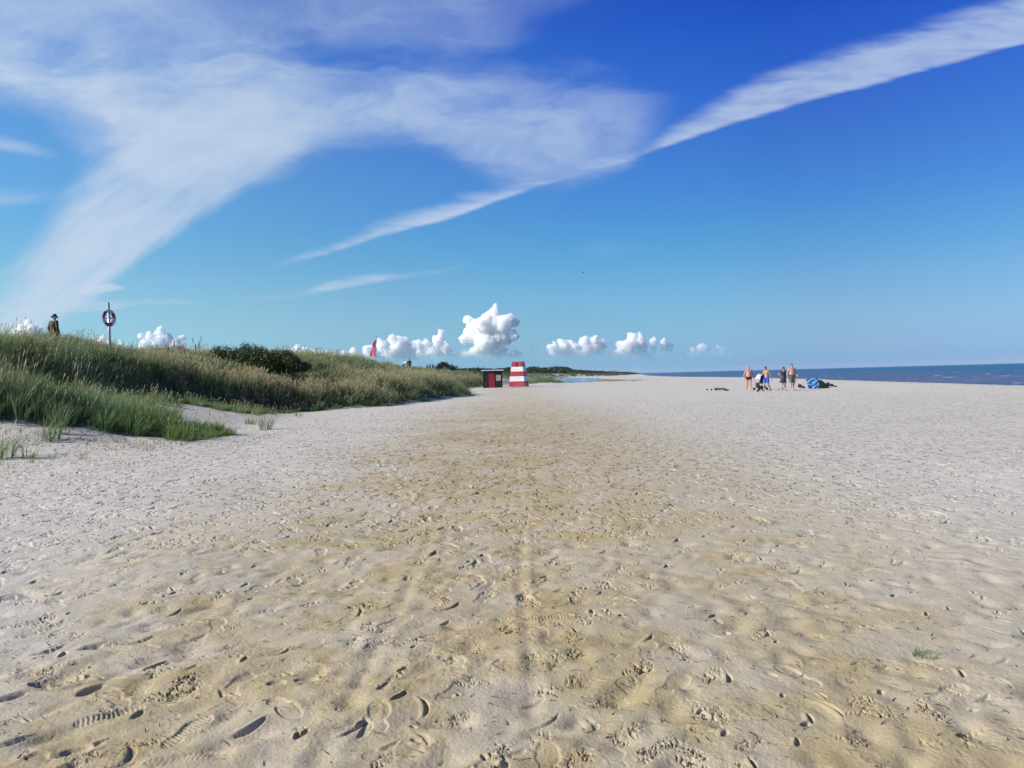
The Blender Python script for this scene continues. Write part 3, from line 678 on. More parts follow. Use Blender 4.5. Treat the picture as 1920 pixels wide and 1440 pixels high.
# thin creeping growth at the foot of the dune
low = Bag()
n = 900; x = RNG.uniform(-12.5, -4.5, n); y = RNG.uniform(14, 32, n); tgm = toe_s(x, y)
k = (sst(np.exp(-((y - 19.0 - 0.12 * (x + 8)) / 3.2) ** 2) * sst(-x, 6.6, 9) + 0.5 * pn(x / 1.2, y / 1.2, 66), 0.45, 0.9) > RNG.random(n)) | ((np.hypot(x + 10.2, y - 15.8) < 1.3) & (RNG.random(n) < 0.8))
x, y = x[k], y[k]
grass_field(low, x, y, 9, 0.10, np.full(len(x), 0.26), 0.007, np.full(len(x), 0.2), np.full(len(x), 0.25), 0.0, True, 0.15)
xm, ym = 6.3 + RNG.normal(0, 1.4, 420), 147 + RNG.normal(0, 2.0, 420)
grass_field(low, xm, ym, 16, 0.3, np.full(420, 0.85), 0.03, np.zeros(420), np.full(420, 0.35), 0.0, False, 0.2)
xm, ym = RNG.uniform(7, 26, 900), RNG.uniform(150, 205, 900); kk = pn(xm / 4, ym / 9, 67) > 0.02; xm, ym = xm[kk], ym[kk]; kk = lag_m(xm, ym) < 0.3; xm, ym = xm[kk], ym[kk]
grass_field(low, xm, ym, 8, 0.6, np.full(len(xm), 0.30), 0.04, np.zeros(len(xm)), np.full(len(xm), 0.3), 0.0, False, 0.0)
tag(link('ground_cover', low.mesh('ground_cover'), M_GRASS), 'low sparse shoots creeping over the sand below the dunes', 'ground cover', kind='stuff')

# single tufts one can tell apart on the open sand
def ground_pt(px, py):
    d = ray(px, py); t = -CAM_H / d[2]
    for _ in range(12): t = t * 0.5 + 0.5 * (-(CAM_H - gz(d[0] * t, t)) / d[2])
    return d[0] * t, t
def tuft(px, py, h, nb, rad, w, label, gold=0.3, lush=0.2, flat=0.0):
    x, y = ground_pt(px, py); b = Bag(); global H0
    z0 = gz(x, y); sav = H0; H0 = lambda a, c: np.zeros(np.shape(a))
    grass_field(b, np.array([0.0]), np.array([0.0]), nb, rad, np.array([h / 0.74]), w, np.array([gold]), np.array([0.1]), 0.0, True, lush)
    H0 = sav
    o = link('grass_tuft', b.mesh('grass_tuft'), M_GRASS); o.location = (x, y, z0 - 0.0)
    return tag(o, label, 'grass tuft', 'single grass tufts on the open sand')
tuft(498, 806, 0.75, 60, 0.22, 0.012, 'tall bluish grass tuft alone on pale sand beside the dune foot', 0.1, 0.0)
tuft(1735, 1230, 0.085, 90, 0.055, 0.0045, 'small green grass tuft on the near sand at the right', 0.9, 0.1)
tuft(1440, 982, 0.065, 80, 0.10, 0.005, 'brownish low grass tuft in a yellow patch of sand', 0.9, 0.0)
tuft(1497, 1006, 0.12, 16, 0.03, 0.004, 'thin upright green tuft just right of the brownish one', 0.1, 0.4)
tuft(1560, 1130, 0.10, 14, 0.03, 0.003, 'wispy grey dry tuft halfway down the right side', 1.0, 0.0)
tuft(1755, 1277, 0.05, 20, 0.03, 0.003, 'tiny yellow green tuft below the larger green one', 0.7, 0.5)
tuft(318, 1300, 0.035, 16, 0.04, 0.005, 'green shoots lying in a deep footprint at the lower left', 0.0, 0.8)
tuft(372, 1010, 0.10, 9, 0.02, 0.003, 'sparse thin stalks standing on the left sand', 0.8, 0.1)
tuft(1275, 1160, 0.07, 9, 0.03, 0.003, 'few bent thin stalks on sand right of centre', 0.8, 0.2)
tuft(880, 975, 0.07, 12, 0.04, 0.003, 'pale yellow sprigs on the sand near the centre', 0.9, 0.2)

# scattered twigs, crumbs of weed and shells
deb = Bag()
def twigs(n, y0, y1, wmul, colr):
    y = y0 * np.exp(RNG.random(n) * math.log(y1 / y0)); x = RNG.uniform(-0.72, 0.72, n) * y; k = (toe_s(x, y) < -0.6) & (x < 30); x, y = x[k], y[k]; n = len(x)
    L = RNG.uniform(0.01, 0.06, n) * (1 + y / 30); a = RNG.random(n) * 6.28
    zz = np.array([0.0] * n); zz = surf_z(x, y) + 0.002
    lean = np.stack([np.cos(a) * L, np.sin(a) * L], -1)
    c = np.array(colr)[None] * RNG.uniform(0.5, 1.3, (n, 1))
    for d_ in (0, 1.57):
        deb.add(strips(np.stack([x, y, zz], -1), lean, RNG.uniform(0.001, 0.010, n) * (1 + y / 30), np.full(n, 0.0026 * wmul) * (1 + y / 14), T3, [1, 0.8, 0], c, c, a + 1.57 + d_ * 0.6))
def surf_z(x, y):
    r = np.hypot(x, y); t = np.arctan2(x, y); i = np.clip(np.searchsorted(rs, r), 0, len(rs) - 1); j = np.clip(np.searchsorted(th, t), 0, len(th) - 1); return z[i, j]
twigs(2600, 3.0, 60, 1.5, (0.075, 0.055, 0.035)); twigs(260, 2.6, 14, 0.7, (0.13, 0.16, 0.06))
tag(link('beach_litter', deb.mesh('beach_litter'), M_GRASS), 'dark twigs and dry weed crumbs strewn over the sand', 'beach litter', kind='stuff')

# ------------------------------------------------------------------ shrubs and trees
def leaf_cloud(bag, lumps, n, size, cA, cB, up=0.3):
    """small leaf faces through the volume of ellipsoid lumps (cx, cy, cz, rx, ry, rz)"""
    L = np.array(lumps); wgt = (L[:, 3] * L[:, 4] * L[:, 5]) ** 0.66; k = RNG.choice(len(L), n, p=wgt / wgt.sum())
    d = RNG.normal(size=(n, 3)); d /= np.linalg.norm(d, axis=1)[:, None]; r = RNG.random(n) ** 0.22
    bump = 1 + 0.16 * pn(d[:, 0] * 3 + k, d[:, 2] * 3 + d[:, 1] * 2, 5) * 2
    c = L[k, :3] + d * L[k, 3:] * (r * bump)[:, None]
    nrm = d + RNG.normal(size=(n, 3)) * 0.7; nrm[:, 2] += up; nrm /= np.linalg.norm(nrm, axis=1)[:, None]
    t1 = np.cross(nrm, RNG.normal(size=(n, 3))); t1 /= np.linalg.norm(t1, axis=1)[:, None]; t2 = np.cross(nrm, t1)
    s = size * (0.6 + 0.8 * RNG.random(n))[:, None]
    V = np.stack([c - t1 * s, c - t2 * s * 0.45, c + t1 * s, c + t2 * s * 0.45], 1).reshape(-1, 3)
    F = np.arange(4 * n).reshape(-1, 4)
    col = lerp(np.array([cA]), np.array([cB]), RNG.random((n, 1)) ** 1.4)
    bag.add((V, [F], np.repeat(col, 4, axis=0)))
M_BARK = mat('bark', (0.10, 0.075, 0.055), 0.9, 0.3, 6)
def shrub(name, px0, px1, ptop, Y, depth, n, leaf, label, cat='shrub', group=None, cA=(0.020, 0.038, 0.011), cB=(0.075, 0.120, 0.026), lumps=9, bottom=None, rag=0.0):
    a, b = at(px0, 700, Y), at(px1, 700, Y); cx = (a[0] + b[0]) / 2; wdt = b[0] - a[0]; g = gz(cx, Y); 
    zt = lambda px, py: at(px, py, Y)[2] - g
    e = empty(name, (cx, Y, g), label=label, cat=cat, group=group)
    L = []; tips = []
    for i, (fx_, py) in enumerate(ptop):
        px = px0 + (px1 - px0) * fx_; top = zt(px, py); rx_ = wdt / len(ptop) * 0.85; xx = (fx_ - 0.5) * wdt
        for q in range(lumps // 3):
            yy = rr.uniform(-0.5, 0.5) * depth; tp = top * (1 - 0.10 * abs(yy) / depth * 2 - (0.06 * rr.random()))
            rz = tp * 0.52; L.append((xx + rr.uniform(-0.2, 0.2) * rx_, yy, tp - rz, rx_ * rr.uniform(0.7, 1), depth * 0.3, rz))
            L.append((xx + rr.uniform(-0.5, 0.5) * rx_, yy, tp * 0.86 - rz * 0.4, rx_ * 0.5, depth * 0.22, rz * rr.uniform(0.40, 0.5)))
            tips.append((xx, yy, tp * 0.7))
    bg_ = Bag(); leaf_cloud(bg_, L, n, leaf, cA, cB)
    link('foliage', bg_.mesh('foliage'), M_LEAF, e)
    mb = MB()
    for t in tips:
        q = Vector(t); b0 = Vector((0, 0, -0.1)); mid = b0.lerp(q, 0.55) + Vector((rr.uniform(-.1, .1), rr.uniform(-.1, .1), 0.1))
        mb.cone(b0, 0.035, mid, 0.022, 6); mb.cone(mid, 0.022, q, 0.008, 6)
    mb.build('stem', M_BARK, e)
    return e
shrub('dense_shrub', 388, 572, [(0.02, 656), (0.13, 647), (0.24, 641), (0.36, 638), (0.48, 641), (0.60, 646), (0.72, 650), (0.82, 652), (0.92, 664), (0.99, 678)], 45.5, 3.4, 30000, 0.05, 'large dark green rounded shrub in the dune grass right of the lifebuoy post')
shrub('low_shrub', 272, 345, [(0.05, 650), (0.35, 645), (0.7, 643), (0.95, 648)], 50, 1.6, 2600, 0.05, 'flat brownish shrub on the dune crest right of the lifebuoy', cA=(0.03, 0.035, 0.015), cB=(0.09, 0.075, 0.03))
shrub('green_shrub', 712, 742, [(0.1, 684), (0.4, 681), (0.8, 688)], 72, 1.8, 2200, 0.06, 'small dark green shrub in the dune grass below the red flag', cA=(0.03, 0.05, 0.012), cB=(0.07, 0.11, 0.02))
shrub('crest_shrub', 590, 700, [(0.05, 664), (0.25, 663), (0.5, 664), (0.75, 667), (0.95, 673)], 78, 2.0, 2600, 0.055, 'low reddish brown thicket along the dune crest left of the red flag', cA=(0.05, 0.045, 0.02), cB=(0.11, 0.09, 0.04))
shrub('far_shrub', 886, 908, [(0.1, 687), (0.5, 685), (0.9, 688)], 150, 2.5, 900, 0.10, 'distant dark shrub on the dune just behind the black hut')
shrub('mound_shrub', 940, 960, [(0.1, 692), (0.5, 688), (0.9, 687)], 175, 3, 900, 0.12, 'distant dark shrub between the black hut and the striped tower')
def tree(px, ptop, Y, w, label, n=500, kind='pine'):
    p = at(px, ptop, Y); g = gz(p[0], Y); h = p[2] - g
    e = empty('pine_tree' if kind == 'pine' else 'leafy_tree', (p[0], Y, g), rr.uniform(0, 6), label=label, cat='tree', group='trees behind the dune crest')
    mb = MB(); mb.cone((0, 0, -0.1), 0.16, (0.05, 0, h * 0.5), 0.10, 8); mb.cone((0.05, 0, h * 0.5), 0.10, (0, 0, h * 0.96), 0.02, 8)
    for k in range(6):
        a = rr.uniform(0, 6.28); zz = h * rr.uniform(0.35, 0.8); mb.cone((0.03, 0, zz), 0.04, (math.cos(a) * w * 0.35, math.sin(a) * w * 0.35, zz + 0.3), 0.015, 5)
    mb.build('trunk', M_BARK, e); b = Bag()
    if kind == 'pine': L = [(rr.uniform(-.1, .1) * w, rr.uniform(-.1, .1) * w, h * (0.25 + 0.7 * q), w * 0.5 * (1.08 - q), w * 0.5 * (1.08 - q), h * 0.10) for q in (0, 0.15, 0.3, 0.45, 0.6, 0.75, 0.9, 0.98)]
    else: L = [(rr.uniform(-.35, .35) * w, rr.uniform(-.3, .3) * w, h * rr.uniform(0.45, 0.85), w * 0.3, w * 0.3, h * 0.18) for q in range(9)]
    leaf_cloud(b, L, n, 0.16, (0.018, 0.032, 0.014), (0.045, 0.07, 0.025)); link('crown', b.mesh('crown'), M_LEAF, e)
for i, (px, pt, Y, w, kd, lb) in enumerate([(801, 682.5, 210, 1.2, 'pine', 'small pointed conifer, first of the row behind the crest left of the black hut'),
        (806, 682, 214, 1.2, 'pine', 'small pointed conifer, second of the row behind the crest left of the black hut'),
        (811.5, 681.5, 208, 1.4, 'pine', 'pointed conifer at the middle of the row behind the crest'),
        (823, 679, 205, 2.2, 'leafy', 'taller dark tree left of the tallest one on the dune crest'),
        (830, 677, 208, 2.6, 'leafy', 'tallest dark tree on the dune crest between flag and hut'),
        (838, 678.5, 212, 2.4, 'leafy', 'broad dark tree right of the tallest one on the crest'),
        (848, 683, 216, 2.4, 'leafy', 'lower dark tree at the right end of the crest group')]):
    tree(px, pt, Y, w, lb, 700, kd)
# far wood behind the bay: one mass
wood = Bag(); L = []
PROF = [(850, 691), (890, 690), (925, 691), (945, 689.5), (962, 688), (985, 690), (1001, 686.5), (1012, 689.5), (1030, 689.0), (1042, 687.2), (1062, 687.8), (1072, 692), (1080, 693.5), (1095, 694.0), (1110, 694.8), (1130, 695.8), (1145, 697.0), (1160, 698.4), (1172, 697.6), (1185, 698.6), (1195, 700)]
for k in range(1500):
    px = rr.uniform(850, 1195); f_ = (px - 850) / 345; Y = 520 + 700 * f_ * rr.uniform(0.6, 1.3) + rr.uniform(0, 260)
    top = np.interp(px, [p[0] for p in PROF], [p[1] for p in PROF]) + rr.uniform(-0.6, 2.2) + (rr.random() < 0.2) * rr.uniform(0, 3)
    p = at(px, top, Y); g = gz(p[0], Y); h = max(1.5, p[2] - g); r_ = rr.uniform(1.6, 3.2) * Y / 600
    L.append((p[0], Y, p[2] - h * 0.5, r_, r_, h * 0.5))
leaf_cloud(wood, L, 110000, 0.85, (0.020, 0.034, 0.016), (0.06, 0.085, 0.035))
tag(link('far_wood', wood.mesh('far_wood'), M_LEAF), 'dark green coastal wood along the shore far behind the striped tower', 'wood', kind='stuff')
# tall dry stalks against the sky
def stalk(px, ptop, Y, label, n=3):
    p = at(px, ptop, Y); g = gz(p[0], Y); h = p[2] - g; mb = MB()
    for k in range(n):
        a = rr.uniform(0, 6.28); lx = rr.uniform(0.02, 0.14); top = Vector((math.cos(a) * lx, math.sin(a) * lx, h * (1 if k == 0 else rr.uniform(0.75, 0.92))))
        mb.cone((0, 0, 0), 0.008, top, 0.005, 5)
        for q in range(10): mb.ell(top * (1 - 0.018 * q) + Vector((rr.uniform(-.02, .02), rr.uniform(-.02, .02), 0)), (0.018, 0.018, 0.022), nu=5, nv=4)
    o = mb.build('dune_weed', M_BARK); o.location = (p[0], Y, g); tag(o, label, 'weed', 'tall dry weeds on the dune crest')
stalk(327, 636, 46, 'tall dark weed stalk on the crest above the flat brownish shrub')
stalk(339, 637, 46.5, 'shorter dark weed stalk right beside the tallest one', 2)
stalk(364, 634, 45, 'weed stalk left of the large green shrub')
stalk(373, 631, 45.5, 'tallest weed stalk touching the left end of the large green shrub', 3)

# ------------------------------------------------------------------ hut
M_BLACK = mat('black_boards', (0.018, 0.018, 0.020), 0.75, 0.35, 3, 0.3, 12)
M_RED = mat('red_paint', (0.36, 0.020, 0.040), 0.5, 0.12, 2)
M_WHITE = mat('white_paint', (0.72, 0.71, 0.68), 0.5, 0.06, 2)
M_STEEL = mat('galvanised_steel', (0.42, 0.44, 0.47), 0.4, 0.1, 5, metal=0.5)
M_DARK = mat('dark_metal', (0.03, 0.03, 0.033), 0.45)
hx, hy = HUT; hz = gz(hx, hy) - 0.02
hut = empty('beach_hut', (hx, hy, hz), R(3), label='small black wooden beach hut with red door and pale flat roof', cat='hut')
def boards(mb, x0, x1, z0, z1, y, n, vert=True, t=0.025, gap=0.012):
    for i in range(n):
        if vert: a = x0 + (x1 - x0) * i / n; w = (x1 - x0) / n - gap; mb.box((a + w / 2, y, (z0 + z1) / 2), (w, t, z1 - z0))
        else: a = z0 + (z1 - z0) * i / n; w = (z1 - z0) / n - gap; mb.box(((x0 + x1) / 2, y, a + w / 2), (x1 - x0, t, w))
mb = MB(); mb.box((0, 0, 1.2), (2.70, 2.2, 2.4))
boards(mb, -1.38, -0.62, 0, 2.42, -1.115, 6); boards(mb, 0.30, 0.50, 0, 2.42, -1.115, 2); boards(mb, 1.08, 1.38, 0, 2.42, -1.115, 3); boards(mb, 0.50, 1.08, 0, 1.0, -1.115, 4); boards(mb, 0.50, 1.08, 1.78, 2.42, -1.115, 4); boards(mb, -0.62, 0.30, 2.12, 2.42, -1.115, 7)
for sx_ in (-1, 1):
    for i in range(14): mb.box((sx_ * 1.362, -1.08 + i * 0.157 + 0.07, 1.21), (0.024, 0.145, 2.42))
mb.build('wall', M_BLACK, hut)
mb = MB(); mb.box((0, 0, 2.49), (3.02, 2.5, 0.10)); mb.box((-0.0, -1.262, 2.47), (3.06, 0.025, 0.15)); mb.build('roof', M_WHITE, hut)
mb = MB(); boards(mb, -0.56, 0.24, 0.04, 2.06, -1.12, 6, True, 0.04, 0.006); mb.box((-0.16, -1.135, 1.8), (0.78, 0.03, 0.09)); mb.box((-0.16, -1.135, 0.3), (0.78, 0.03, 0.09)); door = mb.build('door', M_RED, hut)
mb = MB(); mb.cone((0.12, -1.16, 1.05), 0.02, (0.12, -1.21, 1.05), 0.02, 8); mb.cone((0.12, -1.2, 1.05), 0.012, (0.02, -1.2, 1.05), 0.012, 8); mb.build('handle', M_STEEL, door)
m = bpy.data.materials.new('notice'); m.use_nodes = True; nt = m.node_tree; p = nt.nodes['Principled BSDF']; t = nt.nodes.new('ShaderNodeTexCoord')
c = mixc(nt, noise(nt, t.outputs['Object'], 6.0, 4, 0.6).ss(0.45, 0.6), (0.5, 0.5, 0.42), (0.20, 0.24, 0.22)); nt.links.new(c, p.inputs['Base Color'])
mb = MB(); mb.box((0.79, -1.12, 1.39), (0.50, 0.03, 0.68)); nb_ = mb.build('notice_board', m, hut)
mb = MB()
for c_, d_ in (((0.79, -1.13, 1.75), (0.60, 0.05, 0.05)), ((0.79, -1.13, 1.03), (0.60, 0.05, 0.05)), ((0.515, -1.13, 1.39), (0.05, 0.05, 0.665)), ((1.065, -1.13, 1.39), (0.05, 0.05, 0.665))): mb.box(c_, d_)
mb.build('frame', M_WHITE, nb_)

# ------------------------------------------------------------------ striped lifeguard tower
tx, ty = 0.95, 108.0; tz = gz(tx, ty)
tw = empty('lifeguard_tower', (tx, ty, tz - 0.02), R(-14), label='tapered lifeguard tower clad in red and white bands on the beach', cat='tower')
HT = 3.58; wb, wt, db, dt_ = 2.32, 1.42, 2.3, 1.35
def face_pt(side, a, zf, off=0.0):
    """a in -1..1 across a face, zf 0..1 up"""
    w = (wb + (wt - wb) * zf) / 2; d = (db + (dt_ - db) * zf) / 2
    return {'f': (a * w, -d - off, zf * HT), 'b': (a * w, d + off, zf * HT), 'l': (-w - off, a * d, zf * HT), 'r': (w + off, a * d, zf * HT)}[side]
def clad(mb, side, z0, z1, a0=-1.0, a1=1.0, nb=4, t=0.03):
    for i in range(nb):
        zz0 = z0 + (z1 - z0) * i / nb; zz1 = z0 + (z1 - z0) * (i + 1) / nb - 0.003
        P = [face_pt(side, a0, zz0, t + 0.012), face_pt(side, a1, zz0, t + 0.012), face_pt(side, a1, zz1, t), face_pt(side, a0, zz1, t), face_pt(side, a0, zz0, 0), face_pt(side, a1, zz0, 0), face_pt(side, a1, zz1, 0), face_pt(side, a0, zz1, 0)]
        mb.add(P, [(0, 1, 2, 3), (7, 6, 5, 4), (0, 4, 5, 1), (1, 5, 6, 2), (2, 6, 7, 3), (3, 7, 4, 0)])
zb = [0.035, 0.235, 0.43, 0.615, 0.80]
for i in range(4):
    mb = MB()
    for sd in ('f', 'r', 'l'): clad(mb, sd, zb[i] + 0.002, zb[i + 1] - 0.002)
    if i in (1, 3): clad(mb, 'b', zb[i] + 0.002, zb[i + 1] - 0.002)
    tag(mb.build('cladding_band', M_WHITE if i % 2 else M_RED, tw), ('lowest red band', 'lower white band', 'middle red band', 'upper white band')[i])
for k, (a0, a1) in enumerate(((-1.0, -0.16), (0.12, 1.0))):
    mb = MB(); clad(mb, 'f', 0.805, 1.0, a0, a1); clad(mb, 'l' if k == 0 else 'r', 0.805, 1.0); clad(mb, 'b', 0.805, 1.0, a0, a1); mb.build('parapet', M_RED, tw)
mb = MB(); mb.box((0, 0, 0.815 * HT), (wt + 0.12, dt_ + 0.1, 0.06)); mb.build('platform', M_DARK, tw)
for a, b in ((-1, -1), (1, -1), (1, 1), (-1, 1)):
    mb = MB(); p0 = Vector((a * (wb / 2 - 0.06), b * (db / 2 - 0.06), -0.1)); p1 = Vector((a * (wt / 2 - 0.06), b * (dt_ / 2 - 0.06), HT * 0.97)); mb.cone(p0, 0.07, p1, 0.06, 4); mb.build('leg', M_WHITE, tw)
mb = MB()
for s_ in (-0.3, 0.3): mb.cone((s_, db / 2 + 0.75, 0), 0.035, (s_, dt_ / 2 + 0.05, HT * 0.82), 0.035, 6)
for k in range(9): q = (k + 0.6) / 9.5; y_ = db / 2 + 0.75 + (dt_ / 2 + 0.05 - db / 2 - 0.75) * q; mb.cone((-0.3, y_, HT * 0.82 * q), 0.022, (0.3, y_, HT * 0.82 * q), 0.022, 6)
mb.build('ladder', M_STEEL, tw)

# ------------------------------------------------------------------ lifebuoy post
pp = at(206.5, 640, 33.5); pg = gz(pp[0], 33.5); ptop = at(206, 567, 33.5)[2]
post = empty('lifebuoy_post', (pp[0], 33.5, pg), label='tall grey steel post in the dune grass carrying the lifebuoy', cat='post')
mb = MB(); mb.cone((0, 0, -0.3), 0.058, (-0.03, 0, ptop - pg), 0.052, 16); mb.build('pole', M_STEEL, post, True)
mb = MB(); mb.box((0.06, -0.02, at(208, 597, 33.5)[2] - pg), (0.34, 0.05, 0.05)); mb.box((0.02, -0.07, at(208, 590, 33.5)[2] - pg), (0.05, 0.07, 0.10)); mb.build('bracket', M_STEEL, post)
bz_ = at(208.5, 596.5, 33.5)[2]
M_BUOYW = mat('buoy_white', (0.55, 0.57, 0.62), 0.5); M_BUOYR = mat('buoy_red', (0.40, 0.02, 0.03), 0.5)
lb = empty('lifebuoy', (pp[0] + 0.04, 33.5 - 0.12, bz_), R(74), label='red and white ring lifebuoy hanging on the steel post', cat='lifebuoy')
def torus_arc(mb, R0, r0, a0, a1, n=14, m_=10):
    V, F = [], []
    for i in range(n + 1):
        a = a0 + (a1 - a0) * i / n
        for j in range(m_):
            b = 2 * math.pi * j / m_; rr_ = R0 + r0 * math.cos(b) * 1.0; V.append((rr_ * math.sin(a), r0 * 0.8 * math.sin(b), rr_ * math.cos(a)))
    for i in range(n):
        for j in range(m_): F.append((i * m_ + j, i * m_ + (j + 1) % m_, (i + 1) * m_ + (j + 1) % m_, (i + 1) * m_ + j))
    F += [tuple(range(m_))[::-1], tuple(n * m_ + j for j in range(m_))]; mb.add(V, F)
mb = MB(); torus_arc(mb, 0.29, 0.072, 0, 2 * math.pi, 48, 12); mb.build('ring', M_BUOYW, lb, True)
for a0 in (38, 152, 268):
    mb = MB(); torus_arc(mb, 0.29, 0.075, R(a0), R(a0 + 52 if a0 != 152 else a0 + 72), 14, 12); mb.build('red_stripe', M_BUOYR, lb, True)
mb = MB(); mb.cone((-0.28, 0, -0.03), 0.022, (0.28, 0, 0.02), 0.022, 8); mb.cone((-0.02, 0, 0.26), 0.018, (0.02, 0, -0.26), 0.018, 8); mb.cone((-0.16, 0, 0.18), 0.012, (0.02, 0, 0), 0.012, 6); mb.build('holder', M_BUOYW, lb)
mb = MB()
for k in range(4):
    a = math.pi / 4 + k * math.pi / 2; P = [Vector((math.sin(a + t) * (0.372 + 0.012 * math.sin(math.pi * (t / 1.57))), -0.01, math.cos(a + t) * (0.372 + 0.012 * math.sin(math.pi * (t / 1.57))))) for t in np.linspace(0, 1.57, 9)]; mb.tube(P, 0.008, 6)
mb.build('grab_rope', M_WHITE, lb)

# ------------------------------------------------------------------ red feather flag
fp = at(707, 629.5, 74); fb = at(703.5, 676, 74); fg = gz(fb[0], 74)
fl = empty('beach_flag', (fb[0], 74, fg), R(-35), label='leaning red feather flag with white vertical marks above the dune crest', cat='flag')
Pt = [Vector((0 + (fp[0] - fb[0]) * t ** 1.1, 0, (fp[2] - fg) * t)) for t in np.linspace(0, 1, 9)]
mb = MB(); mb.tube([Pt[0] - Vector((0, 0, .2))] + Pt, 0.022, 8); mb.ell(Pt[-1], (0.05, 0.05, 0.05), nu=8, nv=6); mb.build('pole', M_STEEL, fl)
zt0, zt1 = at(706, 637, 74)[2] - fg, at(704, 668, 74)[2] - fg
def cloth(name, col, tr=0.5):
    m = bpy.data.materials.new(name); m.use_nodes = True; nt = m.node_tree; p = nt.nodes['Principled BSDF']; p.inputs['Base Color'].default_value = (*col, 1); p.inputs['Roughness'].default_value = 0.8
    t = nt.nodes.new('ShaderNodeBsdfTranslucent'); t.inputs['Color'].default_value = (*col, 1); x = nt.nodes.new('ShaderNodeMixShader'); x.inputs[0].default_value = tr
    nt.links.new(p.outputs[0], x.inputs[1]); nt.links.new(t.outputs[0], x.inputs[2]); nt.links.new(x.outputs[0], nt.nodes['Material Output'].inputs['Surface']); return m
M_FLAG = cloth('flag_cloth', (0.62, 0.05, 0.13)); M_MARK = cloth('flag_print', (0.85, 0.72, 0.76))
def fpt(a, b):      # a 0..1 down, b 0..1 away from the pole
    zz = zt0 + (zt1 - zt0) * a; xp = (fp[0] - fb[0]) * (zz / (fp[2] - fg)) ** 1.1; w = 0.70 * min(1, (a * 1.5 + 0.03) ** 0.7)
    return Vector((xp - b * w - 0.02, 0.09 * math.sin(a * 9 + b * 3) * b, zz - 0.30 * b * w * (1 - a) + 0.03 * b))
V, F = [], []; NA, NB = 30, 8
for i in range(NA + 1):
    for j in range(NB + 1): V.append(fpt(i / NA, j / NB))
for i in range(NA):
    for j in range(NB): F.append((i * (NB + 1) + j, i * (NB + 1) + j + 1, (i + 1) * (NB + 1) + j + 1, (i + 1) * (NB + 1) + j))
mb = MB(); mb.add(V, F); mb.add([v + Vector((0, 0.006, 0)) for v in V], [f[::-1] for f in F]); cl = mb.build('cloth', M_FLAG, fl, True)
for a0, b0, w_, h_ in ((0.42, 0.30, 0.35, 0.035), (0.50, 0.22, 0.12, 0.06), (0.50, 0.50, 0.28, 0.02), (0.60, 0.24, 0.42, 0.03), (0.66, 0.30, 0.10, 0.05), (0.74, 0.22, 0.35, 0.03), (0.80, 0.50, 0.12, 0.06), (0.87, 0.20, 0.42, 0.03), (0.93, 0.30, 0.30, 0.025)):
    mb = MB()
    for k in range(5):
        ba, bb = b0 + w_ * k / 5, b0 + w_ * (k + 1) / 5
        q = [fpt(a0, ba), fpt(a0, bb), fpt(a0 + h_, bb), fpt(a0 + h_, ba)]; mb.add([v + Vector((0, -0.025, 0)) for v in q], [(0, 1, 2, 3)])
    mb.build('white_print', M_MARK, cl)

# short dark post at the foot of the dune
x_, y_ = ground_pt(636.5, 762); g = gz(x_, y_); mb = MB(); mb.cone((0, 0, -0.2), 0.085, (0.01, 0, at(636, 747, y_)[2] - g), 0.075, 10); mb.box((0.01, 0, at(636, 747, y_)[2] - g - 0.005), (0.13, 0.13, 0.03))
o = mb.build('marker_post', mat('weathered_wood', (0.055, 0.05, 0.05), 0.9, 0.3, 10)); o.location = (x_, y_, g); tag(o, 'short dark wooden post at the foot of the dune grass', 'post')
# thin posts on the spit beyond the lagoon
for px, py, h_, lb_ in ((1121, 711.0, 1.2, 'thin dark post standing on the spit beyond the blue lagoon'), (1161, 706.4, 1.6, 'thin dark post farther right on the spit, in front of the hills')):
    x_, y_ = ground_pt(px, py); mb = MB(); mb.cone((0, 0, -0.3), 0.09, (0, 0, h_), 0.08, 8); mb.ell((0, 0, h_), (0.1, 0.1, 0.06), nu=8, nv=5)
    o = mb.build('mooring_post', M_BARK); o.location = (x_, y_, gz(x_, y_)); tag(o, lb_, 'post')

